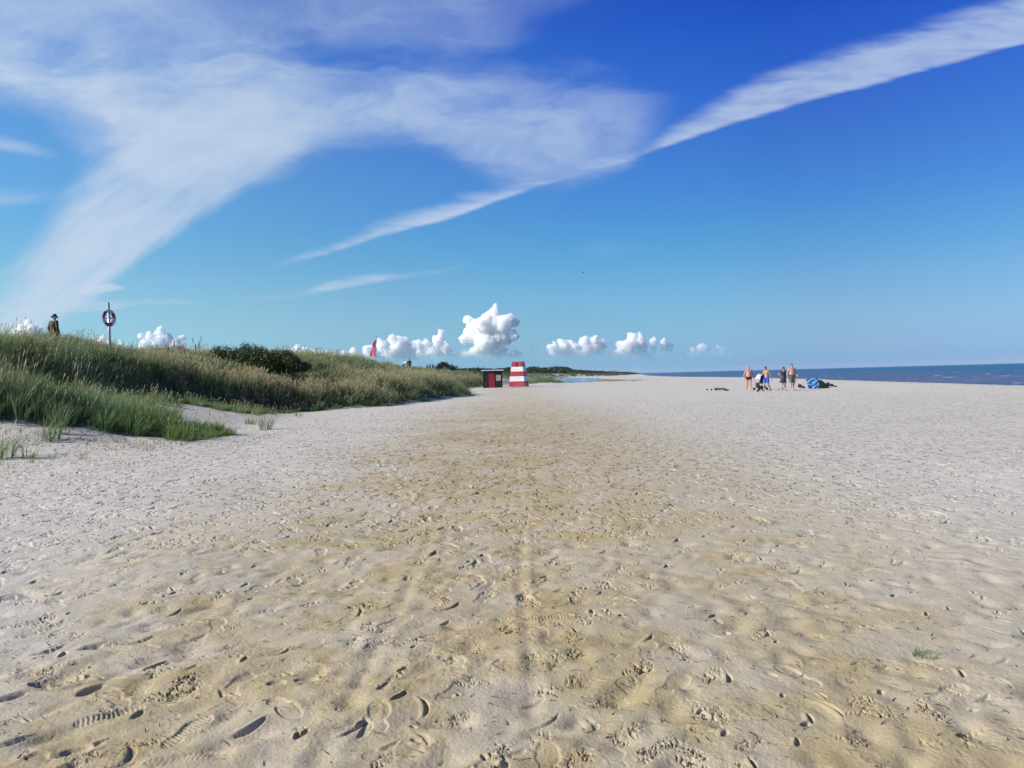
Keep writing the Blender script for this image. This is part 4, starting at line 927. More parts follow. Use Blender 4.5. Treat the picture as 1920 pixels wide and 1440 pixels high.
# ------------------------------------------------------------------ people
def skin_mat(name, col):
    m = mat(name, col, 0.55, 0.16, 5, 0.0); return m
EX = Vector
def human(label, px, py, Hh, rz, skin, pose, bulk=1.0, belly=1.0, female=False, wear=(), hair=None, gx_=None, group='group of people walking on the beach', look=0.0, tilt=0.0, cat='person', pos=None):
    if pos is None: x_, y_ = ground_pt(px, py); z_ = gz(x_, y_)
    else: x_, y_, z_ = pos
    root = empty('person', (x_, y_, z_ - 0.005), rz, label=label, cat=cat, group=group)
    s = Hh / 1.78; sh = 0.185 if not female else 0.16
    J = dict(ankL=(0.10, 0, .08), ankR=(-.10, 0, .08), kneL=(.105, -.02, .49), kneR=(-.105, -.02, .49), hipL=(.095, 0, .92), hipR=(-.095, 0, .92), pel=(0, 0, .98), wst=(0, 0, 1.12), chs=(0, 0, 1.32), nck=(0, 0.01, 1.49),
             head=(0, -0.02, 1.665), shL=(sh, 0, 1.44), shR=(-sh, 0, 1.44), elL=(sh + .07, .02, 1.16), elR=(-sh - .07, .02, 1.16), wrL=(sh + .09, -.05, .92), wrR=(-sh - .09, -.05, .92))
    J.update(pose); J = {k: Vector(v) * s for k, v in J.items()}
    b = bulk; mb = MB()
    fem = female
    mb.ell(J['pel'], (.165 * s * b, .115 * s * b, .12 * s)); mb.ell(J['wst'] + Vector((0, -.03 * (belly - 1), 0)), (.150 * s * b * (belly ** .5), .11 * s * b * belly, .15 * s)); mb.ell(J['chs'], (.165 * s * b, .115 * s * b, .17 * s))
    mb.cone(J['chs'], .15 * s * b, J['pel'] + Vector((0, -.02 * (belly - 1), .03 * s)), .145 * s * b, 20, True, .74 * belly ** .4)
    mb.ell(J['chs'] + Vector((0, 0, -.11 * s)), (.152 * s * b, .108 * s * b, .16 * s))
    if fem: [mb.ell(J['chs'] + Vector((q * .07 * s, -.09 * s, .02 * s)), (.06 * s, .06 * s, .065 * s)) for q in (-1, 1)]
    mb.cap(J['shL'], .062 * s * b, J['chs'] + Vector((0.03, 0, .10 * s)), .075 * s * b); mb.cap(J['shR'], .062 * s * b, J['chs'] + Vector((-0.03, 0, .10 * s)), .075 * s * b)
    mb.cap(J['shL'], .052 * s * b, J['nck'], .055 * s); mb.cap(J['shR'], .052 * s * b, J['nck'], .055 * s)
    mb.cap(J['nck'] - Vector((0, 0, .04)) * s, .062 * s, J['head'] - Vector((0, 0, .06)) * s, .052 * s)
    hr = Matrix.Rotation(look, 3, 'Z') @ Matrix.Rotation(tilt, 3, 'X'); hp = lambda v: J['head'] + hr @ (Vector(v) * s)
    mb.ell(hp((0, .012, .02)), (.076 * s, .096 * s, .098 * s), hr, 18, 12); mb.ell(hp((0, -.03, -.055)), (.052 * s, .058 * s, .062 * s), hr); mb.cap(hp((0, -.085, .015)), .010 * s, hp((0, -.108, -.022)), .015 * s, 8)
    mb.cap(hp((-.028, -.083, .035)), .010 * s, hp((.028, -.083, .035)), .010 * s, 8); mb.cap(hp((-.018, -.090, -.058)), .008 * s, hp((.018, -.090, -.058)), .008 * s, 8)
    for q in (-1, 1): mb.ell(hp((q * .079, .01, -.005)), (.012 * s, .022 * s, .032 * s), hr, 8, 6)
    for S in 'LR':
        q = 1 if S == 'L' else -1
        mb.cap(J['hip' + S], .088 * s * b, J['kne' + S], .054 * s * b ** .5, 14); cal = J['kne' + S].lerp(J['ank' + S], .33) + Vector((0, .018, 0))
        mb.cap(J['kne' + S], .052 * s * b ** .5, cal, .054 * s * b ** .5); mb.cap(cal, .053 * s * b ** .5, J['ank' + S], .034 * s)
        fd = Vector(pose.get('foot' + S, (0.03 * q, -1, 0))).normalized(); a = J['ank' + S]; up = 0.045
        heel = a - fd * .045 * s - Vector((0, 0, up * s)); ball = a + fd * .125 * s - Vector((0, 0, (up + .012 - pose.get('flex', 0)) * s)); toe = a + fd * .175 * s - Vector((0, 0, (up + .018) * s))
        mb.cap(a, .036 * s, heel, .032 * s); mb.cap(a, .034 * s, ball, .028 * s); mb.cap(heel, .030 * s, ball, .030 * s); mb.cap(ball, .036 * s, toe, .018 * s)
        mb.cap(J['sh' + S], .056 * s * b, J['el' + S], .040 * s * b ** .5); fm = J['el' + S].lerp(J['wr' + S], .25); mb.cap(J['el' + S], .039 * s * b ** .5, fm, .041 * s * b ** .5); mb.cap(fm, .040 * s * b ** .5, J['wr' + S], .026 * s)
        d = (J['wr' + S] - J['el' + S]).normalized(); side = d.cross(Vector((q, 0, 0))); side = side.normalized() if side.length > .1 else Vector((0, -1, 0)); nrm = d.cross(side).normalized()
        pc = J['wr' + S] + d * .05 * s
        mb.cap(J['wr' + S], .024 * s, pc, .024 * s); mb.cap(pc - side * .020 * s, .017 * s, pc + side * .020 * s, .017 * s); mb.cap(J['wr' + S] + side * .012 * s, .018 * s, pc + side * .024 * s + d * .02 * s, .015 * s); mb.cap(J['wr' + S] - side * .012 * s, .018 * s, pc - side * .024 * s + d * .02 * s, .015 * s)
        for k in range(4):
            o_ = (-.033 + .022 * k) * s; ln = (.062, .074, .078, .066)[k] * s; f0 = pc + side * o_ + d * .025 * s; f1 = f0 + d * ln * .55 + side * o_ * .10 + nrm * .006 * q * s; f2 = f1 + d * ln * .42 + nrm * .022 * s * -q
            mb.cap(f0, .0095 * s, f1, .0088 * s, 8); mb.cap(f1, .0088 * s, f2, .0078 * s, 8)
        t0 = J['wr' + S] + side * .020 * s + d * .012 * s; t1 = t0 + side * .030 * s + d * .032 * s; t2 = t1 + side * .006 * s + d * .034 * s; mb.cap(t0, .014 * s, t1, .0115 * s, 8); mb.cap(t1, .011 * s, t2, .0095 * s, 8)
    mb.build_merged('body', skin, root, 0.0085 * s, 7)
    for q in (-1, 1):
        e_ = MB(); e_.ell(hp((q * .03, -.088, .016)), (.011 * s, .008 * s, .008 * s), hr, 10, 8); e_.build('eye', M_DARK, root, True)
    if hair:
        hm_, kind = hair; mb = MB(); mb.ell(hp((0, .022, .035)), (.084 * s, .100 * s, .098 * s), hr, 18, 12); mb.ell(hp((0, .055, -.01)), (.078 * s, .066 * s, .085 * s), hr)
        if kind == 'long': mb.ell(hp((0, .07, -.06)), (.075 * s, .05 * s, .10 * s), hr)
        # cut the face free
        me_o = mb.build_merged('hair', hm_, root, 0.010 * s, 2); me = me_o.data
        inv_ = hr.transposed()
        import bmesh
        bm = bmesh.new(); bm.from_mesh(me); kill = []
        for v in bm.verts:
            l = inv_ @ (v.co - J['head']) / s
            if l.y < -0.035 and l.z < 0.065: kill.append(v)
        bmesh.ops.delete(bm, geom=kill, context='VERTS'); bm.to_mesh(me); bm.free()
    for fn in wear: fn(root, J, s, b, hp, hr)
    return root
def shorts(m, length=0.55, name='shorts', flare=1.0, waist=1.0):
    def f(root, J, s, b, hp, hr):
        mb = MB(); mb.ell(J['pel'] + Vector((0, 0, -.01 * s)), (.176 * s * b, .128 * s * b, .112 * s))
        for S in 'LR':
            k = J['hip' + S].lerp(J['kne' + S], length); top = J['hip' + S] + Vector((0, 0, .03 * s))
            mb.cone(top, .104 * s * b, k, (.098 if flare == 1 else .098 * flare) * s * b ** .5, 14); mb.ell(top, (.104 * s * b,) * 3)
        mb.build_merged(name, m, root, 0.011 * s, 2)
    return f
def band_w(m, name='waistband'):
    def f(root, J, s, b, hp, hr):
        mb = MB(); mb.cone(J['pel'] + Vector((0, 0, .055 * s)), .172 * s * b, J['pel'] + Vector((0, 0, .09 * s)), .166 * s * b, 20, True, 0.74); mb.build(name, m, root, True)
    return f
def shirt(m, name='shirt', sleeve=0.45, hem=0.0):
    def f(root, J, s, b, hp, hr):
        mb = MB(); mb.ell(J['chs'], (.182 * s * b, .132 * s * b, .178 * s)); mb.ell(J['wst'], (.172 * s * b, .128 * s * b, .17 * s)); mb.ell(J['pel'] + Vector((0, 0, -.02 * s)), (.185 * s * b, .135 * s * b, .13 * s))
        mb.cone(J['chs'], .15 * s * b, J['pel'], .165 * s * b, 18, True, 0.78)
        for S in 'LR': mb.cap(J['sh' + S], .068 * s * b, J['chs'] + Vector((0, 0, .09 * s)), .085 * s * b); mb.cone(J['sh' + S], .066 * s * b, J['sh' + S].lerp(J['el' + S], sleeve * 2 if sleeve <= .5 else 1), .054 * s * b, 12)
        if sleeve > .5:
            for S in 'LR': mb.cap(J['el' + S], .052 * s * b, J['el' + S].lerp(J['wr' + S], .9), .04 * s * b)
        mb.build_merged(name, m, root, 0.011 * s, 3)
    return f
def dress(m):
    def f(root, J, s, b, hp, hr):
        mb = MB(); mb.ell(J['chs'], (.176 * s * b, .138 * s * b, .165 * s)); [mb.ell(J['chs'] + Vector((q * .07 * s, -.09 * s, .02 * s)), (.07 * s, .07 * s, .075 * s)) for q in (-1, 1)]
        mb.cone(J['chs'], .168 * s * b, J['wst'], .165 * s * b, 20, True, .8); n = 40; V = []
        for j, (t, r_) in enumerate(((0, .164), (.25, .190), (.5, .205), (.75, .235), (1.0, .275))):
            c = J['wst'].lerp((J['kneL'] + J['kneR']) / 2 + Vector((-.03, 0, .12 * s)), t)
            for i in range(n): a = 2 * math.pi * i / n; rr_ = r_ * s * b * (1 + .08 * t * math.sin(a * 7 + j)); V.append(c + Vector((math.cos(a) * rr_ - .05 * t * s, math.sin(a) * rr_ * .8, .02 * t * math.sin(a * 3))))
        F = [(j * n + i, j * n + (i + 1) % n, (j + 1) * n + (i + 1) % n, (j + 1) * n + i) for j in range(4) for i in range(n)] + [tuple(range(n))[::-1], tuple(4 * n + i for i in range(n))]
        mb.add(V, F)
        for S in 'LR': mb.cap(J['sh' + S], .062 * s * b, J['chs'] + Vector((0, 0, .09 * s)), .08 * s * b); mb.cone(J['sh' + S], .062 * s * b, J['sh' + S].lerp(J['el' + S], .45), .058 * s * b, 12)
        mb.build_merged('dress', m, root, 0.011 * s, 2)
    return f
def glasses(root, J, s, b, hp, hr):
    mb = MB()
    for q in (-1, 1): mb.ell(hp((q * .033, -.098, .016)), (.028 * s, .008 * s, .020 * s), hr, 12, 8); mb.cone(hp((q * .06, -.09, .02)), .004 * s, hp((q * .082, .0, .015)), .004 * s, 6)
    mb.cone(hp((-.03, -.102, .02)), .004 * s, hp((.03, -.102, .02)), .004 * s, 6); mb.build('sunglasses', M_DARK, root, True)
def hat(m, brim=0.15, crown=0.10, name='hat', front=0.0, lift=0.05):
    def f(root, J, s, b, hp, hr):
        mb = MB(); n = 28; ring = [(.088, .0), (.086, crown * .55), (.070, crown), (.0, crown * 1.05)]; V = []
        for r_, h_ in ring:
            for i in range(n): a = 2 * math.pi * i / n; V.append(hp((math.cos(a) * r_, math.sin(a) * r_ * 1.18 + .012, lift + h_)))
        F = [(j * n + i, j * n + (i + 1) % n, (j + 1) * n + (i + 1) % n, (j + 1) * n + i) for j in range(3) for i in range(n)]
        base = len(V)
        for k_, hh in ((0, 0.004), (1, -0.008)):
            for i in range(n):
                a = 2 * math.pi * i / n; fw = max(0, -math.sin(a)); r_ = brim if not front else .088 + front * fw ** 1.5
                V.append(hp((math.cos(a) * r_, math.sin(a) * r_ * 1.12 + .012, lift - .012 - .02 * abs(math.cos(a)) + hh)))
        F += [(i, (i + 1) % n, base + (i + 1) % n, base + i) for i in range(n)] + [(base + n + i, base + n + (i + 1) % n, (i + 1) % n, i) for i in range(n)] + [(base + i, base + (i + 1) % n, base + n + (i + 1) % n, base + n + i) for i in range(n)]
        mb.add(V, F); mb.build(name, m, root, True)
    return f
SK1, SK2, SK3 = skin_mat('skin_pink', (0.50, 0.25, 0.19)), skin_mat('skin_tan', (0.40, 0.22, 0.13)), skin_mat('skin_fair', (0.48, 0.28, 0.20))
BLK = mat('black_cloth', (0.012, 0.012, 0.013), 0.8); BLU = mat('blue_cloth', (0.015, 0.09, 0.62), 0.7); OLV = mat('olive_cloth', (0.13, 0.125, 0.085), 0.85, 0.15, 12); PLUM = mat('plum_cloth', (0.045, 0.020, 0.035), 0.85)
HB, HG = mat('black_hair', (0.012, 0.010, 0.010), 0.5), mat('grey_hair', (0.4, 0.38, 0.36), 0.6)
human('bare chested bald man in black trunks walking at the left of the group', 1404.5, 733.2, 1.80, R(-4), SK1,
      dict(kneL=(.10, -.10, .50), ankL=(.09, -.16, .10), kneR=(-.11, .02, .49), ankR=(-.15, .16, .12), elL=(.30, .03, 1.17), elR=(-.31, .03, 1.18), wrL=(.33, -.04, .92), wrR=(-.34, -.02, .93)),
      1.20, 1.28, wear=(shorts(BLK, .22, 'swim_trunks'),), look=R(-12))
human('bare chested dark haired man in blue shorts striding beside the pushchair', 1437.5, 733.6, 1.74, R(-52), SK2,
      dict(kneL=(.10, .06, .50), ankL=(.10, .38, .13), kneR=(-.09, -.18, .50), ankR=(-.09, -.22, .085), elL=(.26, .10, 1.18), wrL=(.30, .16, .95), elR=(-.25, -.10, 1.20), wrR=(-.20, -.34, 1.10), head=(0, -.07, 1.645), nck=(0, -.01, 1.48)),
      1.02, 1.0, wear=(shorts(BLU, .70, 'shorts', 1.12),), hair=(HB, 'short'), tilt=R(25), look=R(10))
human('woman in short dark dress and dark cap with hands on hips', 1470, 732.2, 1.66, R(6), SK3,
      dict(kneL=(.09, -.03, .49), ankL=(.09, 0, .08), kneR=(-.10, -.06, .50), ankR=(-.17, .10, .10), elL=(.36, .10, 1.20), wrL=(.21, .0, 1.06), elR=(-.42, .02, 1.26), wrR=(-.22, -.06, 1.08)),
      0.98, 1.0, True, wear=(dress(PLUM), hat(BLK, name='sun_visor_cap', crown=.07, front=.09, lift=.055), glasses), hair=(HB, 'long'), look=R(-8))
human('big bare chested man in sunglasses and olive shorts at the right of the group', 1485.5, 732.8, 1.87, R(5), SK3,
      dict(kneL=(.10, -.03, .49), kneR=(-.11, -.08, .50), ankR=(-.11, -.12, .085), ankL=(.11, .10, .10), elL=(.30, .04, 1.20), wrL=(.29, -.13, 1.03), elR=(-.31, .02, 1.18), wrR=(-.33, -.05, .94)),
      1.22, 1.18, wear=(shorts(OLV, .88, 'shorts', 1.0), band_w(BLK), glasses), hair=(HB, 'short'))
# man on the dune, seen from behind
xm_, ym_ = at(101, 620, 34.3)[0], 34.3; ztop = at(101, 587.5, 34.3)[2]
gm = gz(xm_, ym_); hm_ = 1.80
human('man in brown jacket and dark brimmed hat standing in the dune grass, seen from behind', 0, 0, 1.76, R(158), SK2, dict(elL=(.27, .03, 1.15), elR=(-.27, .03, 1.16), head=(0, -.06, 1.64), nck=(0, -.02, 1.475)),
      1.12, 1.1, wear=(shirt(mat('brown_cloth', (0.10, 0.068, 0.042), 0.9, 0.3, 6), 'jacket', 0.9), shorts(mat('khaki_cloth', (0.20, 0.17, 0.09), 0.9), .97, 'trousers'), hat(BLK, .15, .10)), hair=(HG, 'short'), group='people on the dunes',
      pos=(xm_, ym_, ztop - 1.80), look=R(38), tilt=R(12))
def dune_person(px, ptop, Y, Hh, **k):
    p = at(px, ptop, Y); return (p[0], Y, p[2] - Hh)
human('distant person in dark blue top standing on the dune crest', 0, 0, 1.70, R(180), SK3, {}, 1.0, wear=(shirt(mat('navy_cloth', (0.02, 0.025, 0.08), 0.9), 'top', 0.9), shorts(mat('pink_cloth', (0.45, 0.12, 0.16), 0.9), .5)), hair=(HB, 'short'), group='people on the dunes', pos=dune_person(767.5, 671.8, 104, 1.73))
human('distant person in white shirt bending over on the dune crest', 0, 0, 1.70, R(90), SK3,
      dict(chs=(0, -.34, 1.18), nck=(0, -.50, 1.22), head=(0, -.62, 1.20), shL=(.185, -.44, 1.20), shR=(-.185, -.44, 1.20), wst=(0, -.16, 1.08), elL=(.24, -.46, .92), elR=(-.24, -.46, .92), wrL=(.2, -.55, .70), wrR=(-.2, -.55, .70)),
      1.0, wear=(shirt(mat('white_cloth', (0.75, 0.75, 0.75), 0.9), 'shirt', 0.45), shorts(BLK, .6)), hair=(HB, 'short'), group='people on the dunes', pos=dune_person(756, 677.5, 104, 1.30), tilt=R(60))

# ------------------------------------------------------------------ pushchair
x_, y_ = ground_pt(1427.0, 731.5); g = gz(x_, y_)
pc = empty('pushchair', (x_, y_, g), R(-64), label='dark pushchair with a pale sunshade behind the man in blue shorts', cat='pushchair')
# local: forward = -Y, handle at +Y
mb = MB()
for q in (-.24, .24):
    mb.tube([(q, -.42, .12), (q, -.05, .50), (q, .30, .88), (q, .46, 1.02)], .014, 8); mb.tube([(q, .34, .12), (q, .02, .48), (q, -.24, .62)], .014, 8)
mb.cone((-.24, .46, 1.02), .017, (.24, .46, 1.02), .017, 8); mb.cone((-.24, -.42, .12), .012, (.24, -.42, .12), .012, 8); mb.cone((-.24, .34, .12), .012, (.24, .34, .12), .012, 8); mb.build('frame', M_DARK, pc)
mb = MB(); mb.box((0, -.08, .52), (.40, .36, .07)); mb.box((0, .14, .74), (.40, .07, .50), Matrix.Rotation(R(-22), 3, 'X')); mb.box((0, -.32, .36), (.34, .05, .30), Matrix.Rotation(R(18), 3, 'X')); mb.build('seat', mat('navy_seat', (0.015, 0.015, 0.035), 0.85), pc)
def canopy(mb, a0, a1, rad, cx, cz, w0, w1):
    n, m_ = 10, 8; V = []
    for i in range(n + 1):
        a = a0 + (a1 - a0) * i / n
        for j in range(m_ + 1):
            b_ = -1 + 2 * j / m_; rr_ = rad * math.sqrt(max(0.0, 1 - .35 * b_ * b_)); V.append((b_ * (w0 + (w1 - w0) * i / n), cx - math.cos(a) * rr_, cz + math.sin(a) * rr_))
    F = [(i * (m_ + 1) + j, i * (m_ + 1) + j + 1, (i + 1) * (m_ + 1) + j + 1, (i + 1) * (m_ + 1) + j) for i in range(n) for j in range(m_)]
    k = len(V); V2 = [(x * .96, y, zq - .012) for x, y, zq in V]; mb.add(V + V2, F + [tuple(q + k for q in f[::-1]) for f in F])
mb = MB(); canopy(mb, R(62), R(165), .40, .10, .78, .23, .25); mb.build('canopy', mat('navy_canopy', (0.015, 0.015, 0.05), 0.8), pc, True)
mb = MB(); canopy(mb, R(8), R(60), .47, .08, .80, .24, .23); mb.build('sunshade', mat('pale_shade', (0.50, 0.50, 0.56), 0.8), pc, True)
mb = MB(); mb.box((0, .03, .24), (.40, .50, .16), taper=(1.08, 1.1)); mb.build('basket', BLK, pc)
for q in (-.27, .27):
    for yy in (-.42, .34):
        mb = MB(); mb.cone((q - .02, yy, .10), .10, (q + .02, yy, .10), .10, 18); mb.build('wheel', BLK, pc)
x_, y_ = ground_pt(1421.2, 734.6); mb = MB(); mb.ell((0, 0, .075), (.085, .085, .08), nu=16, nv=10); mb.box((0, 0, 0.15), (.03, .03, .02)); o = mb.build('beach_ball', BLK, None, True); o.location = (x_, y_, gz(x_, y_)); tag(o, 'small dark ball on the sand in front of the pushchair', 'ball')

# ------------------------------------------------------------------ beach shelter with towel, bags
x0_, y0_ = ground_pt(1531, 728.2); g = gz(x0_, y0_)
m = bpy.data.materials.new('patterned_towel'); m.use_nodes = True; nt = m.node_tree; p = nt.nodes['Principled BSDF']; p.inputs['Roughness'].default_value = 0.85; t = nt.nodes.new('ShaderNodeTexCoord'); s3 = nt.nodes.new('ShaderNodeSeparateXYZ'); nt.links.new(t.outputs['Object'], s3.inputs[0])
zz, xx_ = X(nt, s3.outputs[2]), X(nt, s3.outputs[0]); wv = (zz * 19.0 - xx_ * 9.0 + noise(nt, t.outputs['Object'], 2.2, 3, 0.6) * 8.0)._m('SINE')
c = mixc(nt, wv.ss(0.25, 0.5), srgb(98, 156, 194), srgb(12, 46, 112)); c = mixc(nt, (xx_ + zz * 0.5 + noise(nt, t.outputs['Object'], 5.0, 2, 0.5) * 0.15).ss(-0.58, -0.50, 1.0, 0.0) * zz.ss(0.28, 0.36, 1.0, 0.0), c, srgb(20, 30, 190)); nt.links.new(c, p.inputs['Base Color']); M_TOWEL = m
sh = empty('beach_shelter', (x0_, y0_, g), R(0), label='dark green pop-up beach shelter with blue patterned towel draped over its left side', cat='beach tent')
def shell(pts_fn, n=14, m_=10, th_=0.015):
    V = [pts_fn(i / n, j / m_) for i in range(n + 1) for j in range(m_ + 1)]; F = [(i * (m_ + 1) + j, i * (m_ + 1) + j + 1, (i + 1) * (m_ + 1) + j + 1, (i + 1) * (m_ + 1) + j) for i in range(n) for j in range(m_)]
    k = len(V); V2 = [(v[0] * .985, v[1] + th_, v[2] * .985) for v in V]; mb = MB(); mb.add(V + V2, F + [tuple(q + k for q in f[::-1]) for f in F]); return mb
def dark_side(u_, v_):     # from the ridge down to the right
    a = v_ * math.pi; r_ = 1.0
    x = 0.0 + 1.02 * u_ ** 0.85; top = 0.80 * (1 - u_ ** 1.7) + 0.01
    yy = -0.62 * math.cos(a) * (1 - .35 * u_); return (x, yy, top * math.sin(a) ** 0.6 if 0 < v_ < 1 else 0.0)
shell(dark_side).build('shell', mat('shelter_fabric', (0.030, 0.034, 0.026), 0.7, 0.25, 4), sh, True)
mb = MB()
mb.tube([(0.0, -.62, 0), (-.01, -.45, .55), (0, 0, .82), (-.01, .45, .55), (0, .62, 0)], .012, 6); mb.tube([(-.95, -.60, 0), (-.93, -.40, .60), (-.88, 0, .86), (-.93, .40, .60), (-.95, .60, 0)], .012, 6); mb.tube([(-.88, 0, .86), (0, 0, .82), (0.3, 0, .72)], .012, 6); mb.build('pole', M_STEEL, sh)
def towel(u_, v_):
    x = -0.98 + 1.12 * v_ + (0.28 * (1 - u_)) * (v_ - .2) ; fold = .018 * math.sin(v_ * 13 + u_ * 3) + .008 * math.sin(v_ * 31)
    if u_ < .3: return (x, 0.25 - u_ * 1.4 + fold * .2, .84 + .04 * math.sin(u_ * 10) + fold * .4)
    w_ = (u_ - .3) / .7; return (x + .10 * w_ * (0.5 - v_) - .25 * w_ * v_, -0.17 - .50 * w_ ** .8 + fold, .86 * (1 - w_) + .015)
tw_ = shell(towel, 18, 26, 0.01).build('towel', M_TOWEL, None, True); tw_.location = (x0_, y0_ - 0.02, g); tw_.scale = (0.88,) * 3; sh.scale = (0.88,) * 3; tag(tw_, 'light blue towel with dark blue wavy pattern draped over the beach shelter', 'towel')
def lump_bag(px, py, d, label, name='beach_bag', handle=True, m=BLK):
    x_, y_ = ground_pt(px, py); g = gz(x_, y_); e = empty(name, (x_, y_, g), rr.uniform(-.5, .5), label=label, cat='bag', group='bags beside the beach shelter')
    mb = MB(); mb.ell((0, 0, d[2] * .48), (d[0] / 2, d[1] / 2, d[2] * .52)); mb.ell((d[0] * .2, 0, d[2] * .35), (d[0] * .36, d[1] * .42, d[2] * .40)); mb.ell((-d[0] * .22, 0, d[2] * .33), (d[0] * .30, d[1] * .42, d[2] * .36)); mb.build_merged('bag_body', m, e, .02, 2)
    if handle: mb = MB(); mb.tube([Vector((-d[0] * .25 * math.cos(a), 0, d[2] * .90 + .05 * math.sin(a))) for a in np.linspace(0, math.pi, 8)], .010, 6); mb.build('handle', m, e)
DK = mat('charcoal_cloth', (0.02, 0.02, 0.022), 0.85)
lump_bag(1547, 724.4, (.55, .35, .24), 'flat dark bag touching the right side of the beach shelter', m=DK)
lump_bag(1552.5, 724.2, (.34, .3, .32), 'upright black bag right of the flat dark one')
lump_bag(1559, 724.8, (.42, .3, .22), 'rounded black bag farther right in the row')
lump_bag(1566, 725.4, (.32, .24, .10), 'smallest flat dark bundle at the right end of the row', handle=False, m=DK)
lump_bag(1499.5, 726.5, (.30, .25, .28), 'black bag on the sand left of the beach shelter')
lump_bag(1505.5, 728.2, (.30, .25, .20), 'low black bag tucked against the blue towel', m=DK)
def sandal(px, py, label):
    x_, y_ = ground_pt(px, py); e = empty('sandal', (x_, y_, gz(x_, y_)), rr.uniform(-1, 1), label=label, cat='shoe', group='sandals on the sand'); 
    mb = MB(); mb.ell((0, -.05, .02), (.05, .10, .02)); mb.ell((0, .07, .02), (.038, .06, .022)); mb.build_merged('sole', BLK, e, .008, 2); mb = MB(); mb.tube([(-.05, -.06, .02), (-.03, -.05, .06), (.03, -.05, .06), (.05, -.06, .02)], .01, 6); mb.build('strap', BLK, e)
sandal(1461.5, 729.5, 'dark sandal lying left of the woman, nearer her feet'); sandal(1467, 729.4, 'dark sandal lying behind the woman between her legs')
# low dark frame with small balls on the sand
x_, y_ = ground_pt(1349.5, 731.8); g = gz(x_, y_)
fr = empty('folding_frame', (x_, y_, g), R(4), label='low black folding frame lying on the sand left of the bald man', cat='frame')
mb = MB()
for yy in (-.16, .16):
    mb.tube([(-.38, yy, .04), (-.30, yy, .17), (.36, yy, .17), (.40, yy, .06)], .018, 8); mb.tube([(-.38, yy, .03), (.30, yy, .03)], .014, 8)
    for a, b in ((-.30, .0), (0, -.02), (.06, .30)): mb.cone((a, yy, .16), .018, (b, yy, .03), .018, 6)
mb.build('rail', M_DARK, fr)
for xx in (-.34, .0, .36):
    mb = MB(); mb.cone((xx, -.16, .12), .022, (xx, .16, .12), .022, 8); mb.build('crossbar', M_DARK, fr)
mb = MB(); mb.cone((-.36, 0, .05), .016, (-.40, 0, .30), .012, 8); mb.build('handle', M_DARK, fr)
for q in (-.36, .36):
    mb = MB(); mb.cone((q, -.19, .07), .07, (q, -.15, .07), .07, 14); mb.build('wheel', BLK, fr)
for px, r_, lb_ in ((1326, .07, 'small dark ball farthest left of the low black frame'), (1334, .075, 'small dark ball next to the low black frame')):
    x_, y_ = ground_pt(px, 732.2); mb = MB(); mb.ell((0, 0, r_), (r_, r_, r_), nu=16, nv=10); mb.cone((0, 0, r_ * 1.9), .01, (0, 0, r_ * 2.1), .01, 6); o = mb.build('beach_ball', BLK, None, True); o.location = (x_, y_, gz(x_, y_) - .005); tag(o, lb_, 'ball', 'small dark balls beside the frame')
lump_bag(1362.5, 732.6, (.34, .2, .12), 'flat dark bundle right of the low black frame', name='rolled_mat', handle=False)

# ------------------------------------------------------------------ gull far off in the sky
p = at(1094, 511, 160); mb = MB(); mb.ell((0, 0, 0), (.06, .22, .06), nu=10, nv=8); mb.ell((0, -.22, .01), (.035, .06, .035), nu=8, nv=6)
for q in (-1, 1):
    w0, w1, w2 = (q * .05, -.05, .02), (q * .28, -.10, .10), (q * .58, .06, .03)
    mb.add([w0, w1, w2, (q * .26, .06, .09), (q * .05, .08, .02)] + [(a, b, c - .012) for a, b, c in (w0, w1, w2, (q * .26, .06, .09), (q * .05, .08, .02))], [(0, 1, 2, 3, 4), (9, 8, 7, 6, 5), (0, 5, 6, 1), (1, 6, 7, 2), (2, 7, 8, 3), (3, 8, 9, 4)])
mb.add([(-.04, .18, 0), (.04, .18, 0), (.07, .34, 0), (-.07, .34, 0), (0, .2, -.02)], [(0, 1, 2, 3), (4, 1, 0), (4, 2, 1), (4, 3, 2), (4, 0, 3)])
o = mb.build('gull', mat('gull_grey', (0.10, 0.10, 0.11), 0.8)); o.location = tuple(p); o.rotation_euler = (0, R(8), R(70)); tag(o, 'tiny dark gull flying high in the blue sky', 'bird')

# ------------------------------------------------------------------ cumulus clouds on the horizon
CY = 18000.0
m = bpy.data.materials.new('cumulus'); m.use_nodes = True; nt = m.node_tree; nt.nodes.clear(); out = nt.nodes.new('ShaderNodeOutputMaterial')
vs = nt.nodes.new('ShaderNodeVolumePrincipled'); vs.inputs['Color'].default_value = (0.9985, 0.998, 0.997, 1); vs.inputs['Anisotropy'].default_value = 0.0
t = nt.nodes.new('ShaderNodeTexCoord'); s3 = nt.nodes.new('ShaderNodeSeparateXYZ'); nt.links.new(t.outputs['Object'], s3.inputs[0]); zc = X(nt, s3.outputs[2])
dn = (zc + (noise(nt, t.outputs['Object'], 0.004, 3, 0.6) - 0.5) * 300.0).ss(400, 850, 0.0010, 0.026)
nt.links.new(dn.v, vs.inputs['Density'])
nt.links.new(vs.outputs[0], out.inputs['Volume'])
M_CLOUD = m
tex1 = bpy.data.textures.new('billow', 'CLOUDS'); tex1.noise_scale = 48; tex1.noise_depth = 5; tex1.noise_type = 'SOFT_NOISE'
tex2 = bpy.data.textures.new('billow_large', 'CLOUDS'); tex2.noise_scale = 200; tex2.noise_depth = 2
